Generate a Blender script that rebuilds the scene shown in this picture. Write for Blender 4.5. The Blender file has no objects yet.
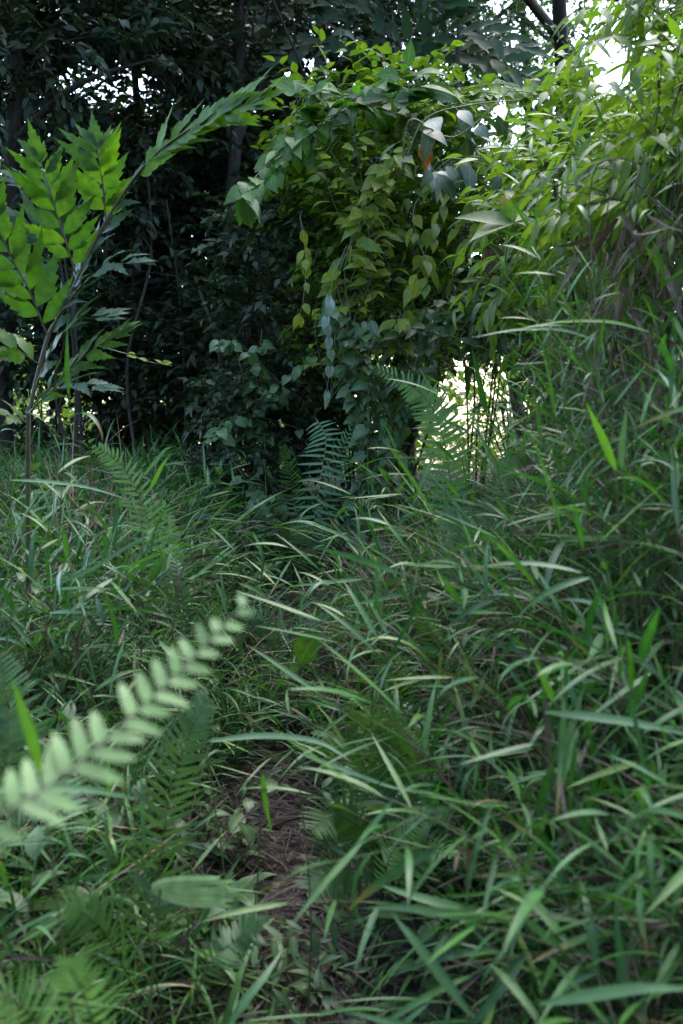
import bpy, math
import numpy as np
from mathutils import Vector

rng = np.random.default_rng(11)
R = math.radians
SC = bpy.context.scene
COL = SC.collection

# ------------------------------------------------------------------ camera
PITCH = R(-7.0)
CAM = np.array([0.0, 0.0, 1.5])
FPX = 995.6
FWD = np.array([0, math.cos(PITCH), math.sin(PITCH)])
UPV = np.array([0, -math.sin(PITCH), math.cos(PITCH)])
RGT = np.array([1.0, 0, 0])
cd = bpy.data.cameras.new('camera')
cam = bpy.data.objects.new('camera', cd)
COL.objects.link(cam)
cam.location = CAM
cam.rotation_euler = (math.pi / 2 + PITCH, 0, 0)
cd.sensor_fit = 'VERTICAL'
cd.sensor_height = 36.0
cd.lens = 35.0
cd.clip_start = 0.05
cd.clip_end = 2000
cd.dof.use_dof = True
cd.dof.focus_distance = 4.6
cd.dof.aperture_fstop = 4.2
cd.dof.aperture_blades = 0
SC.camera = cam


def P(px, py, d):
    """world point at depth d seen at a spot of the photograph (used once, to measure where things stand)"""
    return CAM + d * (FWD + (px - 341.5) / FPX * RGT + (512 - py) / FPX * UPV)


# ------------------------------------------------------------------ terrain
def sstep(a, b, x):
    t = np.clip((x - a) / (b - a), 0, 1)
    return t * t * (3 - 2 * t)


_by = np.array([-30, 0, 1.5, 2.6, 3.6, 5.5, 7, 9, 12, 20, 60, 400.])
_bz = np.array([-1.5, 0, .02, .08, .20, .52, .68, .75, .5, -1.2, -9, -40.])
_px_y = np.array([-5, 0, 1.5, 2.6, 3.6, 5.0, 6.0, 7])
_px_x = np.array([0, 0, -.10, -.17, -.20, -.04, .02, .02])


def path_x(y):
    return np.interp(y, _px_y, _px_x)


def ground_z(x, y):
    x = np.asarray(x, float); y = np.asarray(y, float)
    z = (np.interp(y - .25, _by, _bz) + np.interp(y, _by, _bz) + np.interp(y + .25, _by, _bz)) / 3
    dx = x - path_x(y)
    fade = 1 - sstep(5.0, 8.0, y)
    z = z + fade * .38 * sstep(.16, 1.0, -dx) + (1 - sstep(2.9, 5.0, y)) * .70 * sstep(.2, 1.1, dx)
    z = z + .035 * np.sin(3.1 * x + 1.3 * y) * np.sin(2.3 * y - 1.1 * x + .7) + .012 * np.sin(9 * x + 2) * np.sin(8 * y + 1)
    return z


# ------------------------------------------------------------------ mesh building
def nrm(a):
    return a / np.maximum(np.linalg.norm(a, axis=-1, keepdims=True), 1e-9)


class MB:
    def __init__(s):
        s.V, s.F, s.UV, s.n = [], [], [], 0

    def add(s, v, f, uv=None):
        v = np.asarray(v, float).reshape(-1, 3)
        s.V.append(v)
        s.F.append(np.asarray(f, np.int64).reshape(-1, 4) + s.n)
        s.UV.append(np.zeros((len(v), 2)) if uv is None else np.asarray(uv, float).reshape(-1, 2))
        s.n += len(v)
        return s

    def build(s, name, mat, parent=None, smooth=True, origin=None):
        V = np.concatenate(s.V); F = np.concatenate(s.F); UV = np.concatenate(s.UV)
        if origin is not None:
            V = V - np.asarray(origin)
        me = bpy.data.meshes.new(name)
        nf = len(F)
        me.vertices.add(len(V)); me.vertices.foreach_set('co', V.astype(np.float32).ravel())
        me.loops.add(nf * 4); me.loops.foreach_set('vertex_index', F.astype(np.int32).ravel())
        me.polygons.add(nf)
        me.polygons.foreach_set('loop_start', np.arange(0, nf * 4, 4, dtype=np.int32))
        me.polygons.foreach_set('use_smooth', np.full(nf, smooth))
        ul = me.uv_layers.new(name='UVMap')
        ul.data.foreach_set('uv', UV[F.ravel()].astype(np.float32).ravel())
        me.update(calc_edges=True)
        me.validate()
        me.materials.append(mat)
        o = bpy.data.objects.new(name, me)
        COL.objects.link(o)
        if parent is not None:
            o.parent = parent
        return o


def frame(d, roll=None, up=(0, 0, 1)):
    """upper normal of a leaf that points along d: world up made square to d, then rolled about d"""
    d = nrm(d)
    u = np.broadcast_to(np.asarray(up, float), d.shape)
    n = u - (u * d).sum(-1, keepdims=True) * d
    bad = np.linalg.norm(n, axis=-1) < .15
    if np.any(bad):
        alt = np.array([.7, .7, 0.]) + 0 * d
        n2 = alt - (alt * d).sum(-1, keepdims=True) * d
        n = np.where(bad[..., None], n2, n)
    n = nrm(n)
    if roll is not None:
        s = np.cross(n, d)
        c, sn = np.cos(roll)[..., None], np.sin(roll)[..., None]
        n = n * c + s * sn
    return d, n


def centerline(p, d, n, L, bend, U, pw=1.2):
    m = len(U)
    a = bend[:, None] * (U ** pw)[None, :]
    du = np.diff(U, prepend=U[0])
    am = np.concatenate([a[:, :1], (a[:, 1:] + a[:, :-1]) / 2], axis=1)
    cx = np.cumsum(np.cos(am) * du, axis=1) * L[:, None]
    cz = np.cumsum(np.sin(am) * du, axis=1) * L[:, None]
    pos = p[:, None] + cx[..., None] * d[:, None] - cz[..., None] * n[:, None]
    tan = np.cos(a)[..., None] * d[:, None] - np.sin(a)[..., None] * n[:, None]
    nor = np.cos(a)[..., None] * n[:, None] + np.sin(a)[..., None] * d[:, None]
    return pos, tan, nor


def ribbons(mb, p, d, n, L, W, prof, bend, fold=.25, twist=None, wave=0.0, shift=None):
    """n leaves at once. prof: (m,) or (m,2) half-width profile; W: half width; shift: (m,2) sideways verts moved along the leaf"""
    p = np.asarray(p, float); k = len(p)
    prof = np.asarray(prof, float)
    if prof.ndim == 1:
        prof = np.stack([prof, prof], 1)
    m = len(prof)
    U = np.linspace(0, 1, m)
    L = np.broadcast_to(L, (k,)).astype(float); W = np.broadcast_to(W, (k,)).astype(float)
    bend = np.broadcast_to(bend, (k,)).astype(float)
    pos, tan, nor = centerline(p, d, n, L, bend, U)
    sid = np.cross(nor, tan)
    if twist is not None:
        t = (np.asarray(twist)[:, None] * U[None]) [..., None]
        sid, nor = sid * np.cos(t) + nor * np.sin(t), nor * np.cos(t) - sid * np.sin(t)
    out = np.empty((k, m, 3, 3))
    out[:, :, 1] = pos
    ph = rng.random((k, 1)) * 6.28
    for j, sg in ((0, -1), (2, 1)):
        w = W[:, None] * prof[None, :, 0 if j == 0 else 1]
        lift = fold * w
        if wave:
            lift = lift + wave * w * np.sin(U[None] * 14 + ph + sg)
        q = pos + sg * w[..., None] * sid + lift[..., None] * nor
        if shift is not None:
            q = q + (L[:, None] * shift[None, :, 0 if j == 0 else 1])[..., None] * tan
        out[:, :, j] = q
    i = np.arange(m - 1)
    idx = lambda a, b: a * 3 + b
    f1 = np.stack([idx(i, 0), idx(i, 1), idx(i + 1, 1), idx(i + 1, 0)], 1)
    f2 = np.stack([idx(i, 1), idx(i, 2), idx(i + 1, 2), idx(i + 1, 1)], 1)
    f = np.concatenate([f1, f2])
    F = (np.arange(k)[:, None, None] * (m * 3) + f[None]).reshape(-1, 4)
    uv = np.empty((m, 3, 2)); uv[..., 0] = U[:, None]; uv[..., 1] = np.array([0, .5, 1])[None]
    mb.add(out, F, np.broadcast_to(uv, (k, m, 3, 2)))
    return mb


def tubes(mb, C, Rr, sides=4):
    """C (k,m,3) centre lines, Rr (m,) or (k,m) radii"""
    C = np.asarray(C, float)
    k, m, _ = C.shape
    Rr = np.broadcast_to(np.asarray(Rr, float), (k, m))
    T = nrm(np.gradient(C, axis=1))
    ref = np.where(np.abs(T[..., 2:3]) > .9, np.array([1., 0, 0]), np.array([0, 0, 1.]))
    ref = np.broadcast_to(ref[:, m // 2:m // 2 + 1], T.shape)
    A = nrm(np.cross(T, ref)); B = np.cross(T, A)
    th = np.arange(sides) * 2 * math.pi / sides
    V = C[:, :, None] + Rr[..., None, None] * (np.cos(th)[:, None] * A[:, :, None] + np.sin(th)[:, None] * B[:, :, None])
    i = np.arange(m - 1)[:, None]; j = np.arange(sides)[None]
    j2 = (j + 1) % sides
    f = np.stack([i * sides + j, i * sides + j2, (i + 1) * sides + j2, (i + 1) * sides + j], -1).reshape(-1, 4)
    F = (np.arange(k)[:, None, None] * (m * sides) + f[None]).reshape(-1, 4)
    uv = np.empty((m, sides, 2)); uv[..., 0] = np.linspace(0, 1, m)[:, None]; uv[..., 1] = (np.arange(sides) / sides)[None]
    mb.add(V, F, np.broadcast_to(uv, (k, m, sides, 2)))
    return mb


def curve(pts, n):
    """Catmull-Rom through pts -> positions and tangents"""
    pts = np.asarray(pts, float)
    q = np.vstack([2 * pts[0] - pts[1], pts, 2 * pts[-1] - pts[-2]])
    t = np.linspace(0, len(pts) - 1 - 1e-6, n)
    i = t.astype(int); f = (t - i)[:, None]
    a, b, c, e = q[i], q[i + 1], q[i + 2], q[i + 3]
    pos = .5 * (2 * b + (c - a) * f + (2 * a - 5 * b + 4 * c - e) * f ** 2 + (3 * b - a - 3 * c + e) * f ** 3)
    return pos, nrm(np.gradient(pos, axis=0))


# leaf outlines (half width along the leaf)
LANCE = np.array([.18, .62, .95, 1., .93, .76, .5, .22, .02])
LANCE4 = np.array([.2, .95, .9, .45, .02])
BLADE = np.array([.22, .7, .95, 1, .95, .86, .72, .5, .27, .02])
OVATE = np.array([.12, .7, 1., .98, .82, .55, .26, .02])
OVATE3 = np.array([.12, 1., .75, .03])
HEART = np.array([.5, 1., .97, .8, .55, .28, .02])
HEART_SH = np.array([-.16, -.06, 0, 0, 0, 0, 0])
PINNA = np.array([.75, 1., .95, .85, .7, .45, .05])
OBLONG = np.array([.6, 1, 1, .95, .85, .6, .12])
FISH = np.array([[.08, .08], [.40, .28], [.74, .50], [1.0, .70], [1.06, .84], [.74, .66], [.80, .72], [.50, .44], [.54, .48], [.30, .26], [.24, .20], [.10, .08], [.01, .01]])
FISH_SH = np.array([[0, 0], [0, 0], [0, 0], [.02, .02], [.09, .07], [.0, .0], [.11, .09], [.03, .03], [.11, .10], [.05, .05], [.08, .08], [.09, .09], [.12, .12]])


# ------------------------------------------------------------------ materials
def newmat(name):
    m = bpy.data.materials.new(name); m.use_nodes = True
    nt = m.node_tree; nt.nodes.clear()
    return m, nt


def leaf_mat(name, cols, trans=.35, tcol=(1.25, 1.35, .55), rough=.42, spec=.34, rib=.25, tip=0.0, spots=.25, tipcol=(.23, .13, .05), veins=0.0):
    m, nt = newmat(name); N = nt.nodes.new; K = nt.links.new
    out = N('ShaderNodeOutputMaterial')
    geo = N('ShaderNodeNewGeometry'); oi = N('ShaderNodeObjectInfo')
    ad = N('ShaderNodeMath'); ad.operation = 'ADD'
    mo = N('ShaderNodeMath'); mo.operation = 'MULTIPLY'; mo.inputs[1].default_value = .45
    K(oi.outputs['Random'], mo.inputs[0])
    ms = N('ShaderNodeMath'); ms.operation = 'MULTIPLY_ADD'; ms.inputs[1].default_value = .78
    K(geo.outputs['Random Per Island'], ms.inputs[0]); ms.inputs[2].default_value = 0
    K(ms.outputs[0], ad.inputs[0]); K(mo.outputs[0], ad.inputs[1])
    sb = N('ShaderNodeMath'); sb.operation = 'MULTIPLY'; sb.inputs[1].default_value = .82
    K(ad.outputs[0], sb.inputs[0])
    rp = N('ShaderNodeValToRGB'); K(sb.outputs[0], rp.inputs[0])
    e = rp.color_ramp.elements
    while len(e) < len(cols):
        e.new(.5)
    for i, c in enumerate(cols):
        e[i].position = i / (len(cols) - 1); e[i].color = (*c, 1)
    uv = N('ShaderNodeUVMap'); sp = N('ShaderNodeSeparateXYZ'); K(uv.outputs[0], sp.inputs[0])
    # blotches
    tc = N('ShaderNodeTexCoord'); nz = N('ShaderNodeTexNoise'); nz.inputs['Scale'].default_value = 45; nz.inputs['Detail'].default_value = 3
    K(tc.outputs['Object'], nz.inputs['Vector'])
    mr = N('ShaderNodeMapRange'); mr.inputs[1].default_value = .35; mr.inputs[2].default_value = .7
    mr.inputs[3].default_value = 1 - spots; mr.inputs[4].default_value = 1 + spots * .6
    K(nz.outputs[0], mr.inputs[0])
    mx = N('ShaderNodeMix'); mx.data_type = 'RGBA'; mx.blend_type = 'MULTIPLY'; mx.inputs[0].default_value = 1
    K(rp.outputs[0], mx.inputs[6]); K(mr.outputs[0], mx.inputs[7])
    col = mx.outputs[2]
    if rib:
        a = N('ShaderNodeMath'); a.operation = 'SUBTRACT'; a.inputs[1].default_value = .5; K(sp.outputs[1], a.inputs[0])
        b = N('ShaderNodeMath'); b.operation = 'ABSOLUTE'; K(a.outputs[0], b.inputs[0])
        c = N('ShaderNodeMapRange'); c.inputs[1].default_value = .02; c.inputs[2].default_value = .07; c.inputs[3].default_value = rib; c.inputs[4].default_value = 0
        K(b.outputs[0], c.inputs[0])
        mm = N('ShaderNodeMix'); mm.data_type = 'RGBA'; mm.blend_type = 'MIX'
        mm.inputs[7].default_value = (.22, .30, .10, 1)
        K(c.outputs[0], mm.inputs[0]); K(col, mm.inputs[6]); col = mm.outputs[2]
    if veins:
        a = N('ShaderNodeMath'); a.operation = 'SUBTRACT'; a.inputs[1].default_value = .5; K(sp.outputs[1], a.inputs[0])
        b = N('ShaderNodeMath'); b.operation = 'ABSOLUTE'; K(a.outputs[0], b.inputs[0])
        c = N('ShaderNodeMath'); c.operation = 'MULTIPLY_ADD'; c.inputs[1].default_value = -.6; K(b.outputs[0], c.inputs[0]); K(sp.outputs[0], c.inputs[2])
        g = N('ShaderNodeMath'); g.operation = 'MULTIPLY'; g.inputs[1].default_value = 60; K(c.outputs[0], g.inputs[0])
        h = N('ShaderNodeMath'); h.operation = 'SINE'; K(g.outputs[0], h.inputs[0])
        q = N('ShaderNodeMapRange'); q.inputs[1].default_value = .75; q.inputs[2].default_value = 1; q.inputs[3].default_value = 0; q.inputs[4].default_value = veins
        K(h.outputs[0], q.inputs[0])
        mm = N('ShaderNodeMix'); mm.data_type = 'RGBA'; mm.inputs[7].default_value = (.20, .27, .12, 1)
        K(q.outputs[0], mm.inputs[0]); K(col, mm.inputs[6]); col = mm.outputs[2]
    if tip:
        w = N('ShaderNodeMapRange'); w.inputs[1].default_value = .55; w.inputs[2].default_value = 1.0; w.inputs[3].default_value = 0; w.inputs[4].default_value = 1
        K(sp.outputs[0], w.inputs[0])
        z = N('ShaderNodeMath'); z.operation = 'MULTIPLY'; K(w.outputs[0], z.inputs[0])
        fr = N('ShaderNodeMath'); fr.operation = 'FRACT'
        f7 = N('ShaderNodeMath'); f7.operation = 'MULTIPLY'; f7.inputs[1].default_value = 7.31; K(geo.outputs['Random Per Island'], f7.inputs[0]); K(f7.outputs[0], fr.inputs[0])
        gt = N('ShaderNodeMath'); gt.operation = 'LESS_THAN'; gt.inputs[1].default_value = tip; K(fr.outputs[0], gt.inputs[0]); K(gt.outputs[0], z.inputs[1])
        mm = N('ShaderNodeMix'); mm.data_type = 'RGBA'; mm.inputs[7].default_value = (*tipcol, 1)
        K(z.outputs[0], mm.inputs[0]); K(col, mm.inputs[6]); col = mm.outputs[2]
    b = N('ShaderNodeBsdfPrincipled'); b.inputs['Roughness'].default_value = rough; b.inputs['Specular IOR Level'].default_value = spec
    K(col, b.inputs['Base Color'])
    last = b.outputs[0]
    if trans > 0:
        t = N('ShaderNodeBsdfTranslucent')
        tm = N('ShaderNodeMix'); tm.data_type = 'RGBA'; tm.blend_type = 'MULTIPLY'; tm.inputs[0].default_value = 1
        tm.inputs[7].default_value = (*tcol, 1); K(col, tm.inputs[6]); K(tm.outputs[2], t.inputs[0])
        ms = N('ShaderNodeMixShader'); ms.inputs[0].default_value = trans
        K(b.outputs[0], ms.inputs[1]); K(t.outputs[0], ms.inputs[2]); last = ms.outputs[0]
    K(last, out.inputs[0])
    return m


def rough_mat(name, cols, scale=8, rough=.9, bump=.4, stretch=(1, 1, 1), detail=6):
    m, nt = newmat(name); N = nt.nodes.new; K = nt.links.new
    out = N('ShaderNodeOutputMaterial'); b = N('ShaderNodeBsdfPrincipled')
    tc = N('ShaderNodeTexCoord'); mp = N('ShaderNodeMapping'); mp.inputs['Scale'].default_value = stretch
    K(tc.outputs['Object'], mp.inputs[0])
    nz = N('ShaderNodeTexNoise'); nz.inputs['Scale'].default_value = scale; nz.inputs['Detail'].default_value = detail; nz.inputs['Roughness'].default_value = .65
    K(mp.outputs[0], nz.inputs['Vector'])
    rp = N('ShaderNodeValToRGB'); e = rp.color_ramp.elements
    while len(e) < len(cols):
        e.new(.5)
    for i, c in enumerate(cols):
        e[i].position = .3 + .4 * i / (len(cols) - 1); e[i].color = (*c, 1)
    K(nz.outputs[0], rp.inputs[0]); K(rp.outputs[0], b.inputs['Base Color'])
    b.inputs['Roughness'].default_value = rough
    bp = N('ShaderNodeBump'); bp.inputs['Strength'].default_value = bump; bp.inputs['Distance'].default_value = .02
    K(nz.outputs[0], bp.inputs['Height']); K(bp.outputs[0], b.inputs['Normal'])
    K(b.outputs[0], out.inputs[0])
    return m


M = {}
M['grass'] = leaf_mat('grass_blade_green', [(.012, .052, .012), (.022, .090, .020), (.036, .120, .024), (.060, .150, .026), (.10, .18, .025)], trans=.28, tcol=(1.0, 1.35, .5), rough=.40, spec=.34, rib=.2, tip=.1)
M['finegrass'] = leaf_mat('fine_grass_green', [(.010, .045, .013), (.019, .077, .020), (.033, .105, .027), (.055, .128, .03)], trans=.25, tcol=(1.0, 1.3, .55), rough=.40, spec=.34, rib=.15, tip=.08)
M['dry'] = leaf_mat('dry_straw', [(.045, .032, .024), (.10, .074, .054), (.17, .13, .10), (.07, .05, .038), (.24, .19, .15)], trans=.15, tcol=(1, .9, .7), rough=.7, spec=.25, rib=0, spots=.35)
M['deadstalk'] = leaf_mat('dead_stalk', [(.10, .055, .038), (.16, .095, .07), (.24, .16, .125), (.19, .10, .05)], trans=.1, tcol=(1, .9, .7), rough=.7, spec=.2, rib=0, spots=.35)
M['straw'] = leaf_mat('trodden_straw', [(.03, .022, .017), (.07, .05, .038), (.12, .092, .072), (.05, .036, .028), (.19, .155, .125)], trans=0, rough=.75, spec=.2, rib=0, spots=.35)
M['culm'] = leaf_mat('grass_stem', [(.05, .09, .03), (.09, .11, .04), (.12, .09, .05)], trans=0, rough=.5, rib=0)
M['drystem'] = rough_mat('dry_stem', [(.035, .022, .018), (.08, .055, .042), (.16, .12, .10)], scale=14, bump=.2)
M['fern'] = leaf_mat('fern_green', [(.025, .075, .022), (.045, .11, .03), (.07, .15, .04)], trans=.32, rough=.5, spec=.35, rib=.3, spots=.15)
M['palefern'] = leaf_mat('pale_fern_green', [(.085, .19, .06), (.11, .225, .07), (.14, .25, .085)], trans=.35, rough=.5, spec=.35, rib=.2, spots=.3, tcol=(1.1, 1.2, .7))
M['paleskylit'] = leaf_mat('pale_skylit_leaf', [(.14, .25, .085), (.18, .30, .105), (.22, .33, .13)], trans=.35, tcol=(1.1, 1.2, .7), rough=.5, spec=.28, rib=.3, spots=.28)  # pale green, plus sky light on the near frond put into the colour
M['bluefern'] = leaf_mat('blue_fern_green', [(.05, .13, .062), (.075, .165, .078), (.10, .195, .09)], trans=.25, rough=.5, spec=.165, rib=.25, spots=.15, tcol=(1.1, 1.2, .7))
M['rachis'] = rough_mat('fern_rachis', [(.03, .022, .012), (.06, .05, .02), (.05, .07, .02)], scale=20, bump=.1, rough=.6)
M['greenstem'] = rough_mat('green_stem', [(.04, .06, .02), (.07, .10, .035), (.09, .09, .05)], scale=15, bump=.15, rough=.6)
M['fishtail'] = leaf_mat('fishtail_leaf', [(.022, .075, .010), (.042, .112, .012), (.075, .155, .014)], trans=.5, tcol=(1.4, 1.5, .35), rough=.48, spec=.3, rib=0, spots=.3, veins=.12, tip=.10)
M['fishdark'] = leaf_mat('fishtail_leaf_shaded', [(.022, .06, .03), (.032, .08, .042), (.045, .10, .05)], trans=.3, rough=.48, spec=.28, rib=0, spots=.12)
M['vineyellow'] = leaf_mat('yellow_green_vine_leaf', [(.06, .14, .015), (.11, .19, .02), (.17, .25, .025), (.22, .28, .03)], trans=.5, tcol=(1.3, 1.3, .35), rough=.4, rib=.25, tip=.1)
M['heart'] = leaf_mat('heart_vine_leaf', [(.038, .09, .034), (.06, .13, .05), (.09, .165, .065)], trans=.3, rough=.35, rib=.2, spots=.15)
M['silver'] = leaf_mat('silver_leaf', [(.15, .21, .18), (.19, .26, .22), (.24, .30, .27)], trans=.25, tcol=(.9, 1.1, .7), rough=.3, spec=.6, rib=.2)
M['broad'] = leaf_mat('broad_leaf', [(.03, .10, .015), (.05, .14, .02), (.08, .18, .025)], trans=.45, tcol=(1.3, 1.45, .4), rough=.45, spec=.35, rib=.25, veins=.15)
M['gloss'] = leaf_mat('glossy_dark_leaf', [(.025, .05, .025), (.035, .07, .035), (.045, .085, .04)], trans=.2, rough=.38, spec=.45, rib=.2, veins=.15)
M['orange'] = leaf_mat('dying_orange_leaf', [(.25, .10, .02), (.33, .16, .03)], trans=.4, tcol=(1.2, .9, .4), rough=.5, rib=.2, spots=.5)
M['brownleaf'] = leaf_mat('brown_dead_leaf', [(.07, .045, .028), (.12, .08, .05), (.19, .14, .10), (.26, .21, .16)], trans=.12, tcol=(1, .8, .5), rough=.65, spec=.3, rib=.15, spots=.4)
M['herb'] = leaf_mat('herb_leaf', [(.03, .075, .022), (.045, .105, .03), (.065, .13, .045), (.10, .16, .06)], trans=.32, rough=.4, rib=.3, veins=.2, tip=.08)
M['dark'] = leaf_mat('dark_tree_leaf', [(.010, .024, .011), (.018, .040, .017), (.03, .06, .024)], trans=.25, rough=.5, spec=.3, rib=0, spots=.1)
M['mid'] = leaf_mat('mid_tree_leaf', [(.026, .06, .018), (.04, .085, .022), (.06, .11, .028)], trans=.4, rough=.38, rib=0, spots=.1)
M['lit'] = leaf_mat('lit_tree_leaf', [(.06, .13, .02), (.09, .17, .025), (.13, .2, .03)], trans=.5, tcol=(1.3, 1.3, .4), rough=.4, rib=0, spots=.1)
M['thick'] = leaf_mat('thicket_leaf', [(.034, .09, .02), (.055, .125, .022), (.09, .165, .026), (.14, .21, .028)], trans=.5, tcol=(1.3, 1.35, .35), rough=.42, spec=.28, rib=0, spots=.15)
M['bark'] = rough_mat('bark', [(.012, .010, .008), (.025, .021, .016), (.046, .04, .031)], scale=9, bump=.8, stretch=(3, 3, .6))
M['twig'] = rough_mat('twig', [(.02, .016, .01), (.045, .036, .024), (.07, .06, .035)], scale=18, bump=.2)
M['soil'] = rough_mat('soil', [(.018, .012, .008), (.035, .022, .014), (.06, .038, .024), (.085, .06, .04)], scale=7, bump=.9, detail=10)
M['trod'] = rough_mat('trodden_soil', [(.012, .008, .006), (.024, .016, .012), (.04, .028, .02), (.075, .056, .042)], scale=12, bump=.9, detail=10)


# ------------------------------------------------------------------ scene tree helpers
def thing(name, label, cat, loc=(0, 0, 0), rz=0, group=None, sc=1.0):
    o = bpy.data.objects.new(name, None); COL.objects.link(o)
    o.empty_display_size = .1
    o.location = [float(v) for v in loc]; o.rotation_euler = (0, 0, rz); o.scale = (sc, sc, sc)
    o['label'] = label; o['category'] = cat
    if group:
        o['group'] = group
    return o


def dup(root, loc, rz=0, sc=1.0, label=None, group=None, tilt=(0, 0)):
    r = root.copy(); COL.objects.link(r)
    r.location = [float(v) for v in loc]; r.rotation_euler = (tilt[0], tilt[1], rz); r.scale = (sc, sc, sc)
    if label: r['label'] = label
    if group: r['group'] = group
    for ch in list(root.children):
        c = ch.copy(); COL.objects.link(c); c.parent = r
        for g in list(ch.children):
            e = g.copy(); COL.objects.link(e); e.parent = c
    return r


def kind(o, k):
    o['kind'] = k
    return o


def U(a, b, n=None):
    return rng.uniform(a, b, n)


def dirs(az, el):
    return np.stack([np.cos(el) * np.cos(az), np.cos(el) * np.sin(az), np.sin(el)], -1)


# openings between the crowns where the sky comes through (direction from the clearing, angular half size)
GAPS = [(112, 78, 46, 17), (318, 66, 16, 13), (296, 78, 14, 10), (618, 56, 30, 36), (484, 396, 50, 46), (75, 412, 30, 20), (206, 428, 18, 18),
        (196, 345, 8, 10), (420, 436, 26, 34), (165, 92, 22, 9), (68, 70, 14, 12), (500, 120, 20, 30), (600, 130, 20, 20), (232, 345, 7, 9), (470, 250, 12, 16), (560, 395, 12, 18)]


def open_sky(p, keep=.22):
    q = p - CAM
    dd = q @ FWD
    px = 341.5 + FPX * (q @ RGT) / dd; py = 512 - FPX * (q @ UPV) / dd
    ok = np.ones(len(p), bool)
    for a, b, ra, rb in GAPS:
        ok &= ~(((px - a) / ra) ** 2 + ((py - b) / rb) ** 2 < 1)
    big = (((px - 484) / 52) ** 2 + ((py - 396) / 48) ** 2 < 1) | (((px - 618) / 20) ** 2 + ((py - 56) / 24) ** 2 < 1)
    return ok | (rng.random(len(p)) < np.where(big, .10, keep))


# ------------------------------------------------------------------ sprigs: twigs with leaves along them
def sprigs(mbl, mbt, p, d, L, bend, nl, leafL, leafW, prof, ang=.9, lbend=.6, u0=.12, tw=.0016, fold=.25, jit=.35, hang=.0, shift=None, seg=6, roll=.4, wave=0.0):
    k = len(p)
    L = np.broadcast_to(L, (k,)).astype(float); bend = np.broadcast_to(bend, (k,)).astype(float)
    d, n = frame(d, U(-.5, .5, k))
    if mbt is not None:
        Uu = np.linspace(0, 1, seg)
        C, _, _ = centerline(p, d, n, L, bend, Uu)
        tubes(mbt, C, np.linspace(tw, tw * .45, seg), 3)
    ul = np.linspace(u0, 1, nl)
    C, T, Nn = centerline(p, d, n, L, bend, np.concatenate([[0], ul]))
    C, T, Nn = C[:, 1:], T[:, 1:], Nn[:, 1:]
    sg = np.where(np.arange(nl) % 2 == 0, 1., -1.)[None, :, None]
    S = np.cross(Nn, T) * sg
    a = ang + U(-jit, jit, (k, nl)); a[:, -1] *= .2
    a = a[..., None]
    ld = T * np.cos(a) + S * np.sin(a) + Nn * U(-.25, .3, (k, nl))[..., None]
    ld = ld + np.array([0, 0, -hang])
    ld = nrm(ld).reshape(-1, 3)
    size = (.65 + .35 * np.sin(np.pi * np.clip(ul * .85 + .1, 0, 1)))[None] * U(.7, 1.15, (k, nl))
    leafL = np.broadcast_to(np.asarray(leafL, float).reshape(-1, 1), (k, nl)) * size
    leafW = np.broadcast_to(np.asarray(leafW, float).reshape(-1, 1), (k, nl)) * size
    ld, ln = frame(ld, U(-roll, roll, k * nl))
    ribbons(mbl, C.reshape(-1, 3), ld, ln, leafL.ravel(), leafW.ravel(), prof, lbend * U(.4, 1.5, k * nl), fold=fold, shift=shift, wave=wave)


# ------------------------------------------------------------------ ground, path
def ground():
    xs = np.unique(np.concatenate([np.linspace(-300, -6, 20), np.linspace(-6, 6, 241), np.linspace(6, 300, 20)]))
    ys = np.unique(np.concatenate([np.linspace(-60, -1, 12), np.linspace(-1, 9, 201), np.linspace(9, 30, 40), np.linspace(30, 500, 20)]))
    X, Y = np.meshgrid(xs, ys)
    Z = ground_z(X, Y)
    a, b = X.shape
    i, j = np.meshgrid(np.arange(a - 1), np.arange(b - 1), indexing='ij')
    f = np.stack([i * b + j, i * b + j + 1, (i + 1) * b + j + 1, (i + 1) * b + j], -1).reshape(-1, 4)
    mb = MB(); mb.add(np.stack([X, Y, Z], -1), f)
    kind(mb.build('ground', M['soil']), 'structure')
    # the trodden path: a strip 4 mm above the ground
    ys = np.linspace(-.5, 5.8, 160); w = np.linspace(-1, 1, 13)
    Wd = (.10 + .03 * np.sin(ys * 2.3))[:, None]
    X = path_x(ys)[:, None] + w[None] * Wd; Y = np.broadcast_to(ys[:, None], X.shape)
    Z = ground_z(X, Y) + .004 + .006 * (1 - w[None] ** 4)
    a, b = X.shape
    i, j = np.meshgrid(np.arange(a - 1), np.arange(b - 1), indexing='ij')
    f = np.stack([i * b + j, i * b + j + 1, (i + 1) * b + j + 1, (i + 1) * b + j], -1).reshape(-1, 4)
    mb = MB(); mb.add(np.stack([X, Y, Z], -1), f)
    kind(mb.build('path', M['trod']), 'structure')


ground()


def gpos(x, y, up=0.0):
    return np.stack([x, y, ground_z(x, y) + up], -1)


def stuff(o, label):
    o['kind'] = 'stuff'; o['label'] = label; o['category'] = o.name.split('.')[0].replace('_', ' ')
    return o


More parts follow.
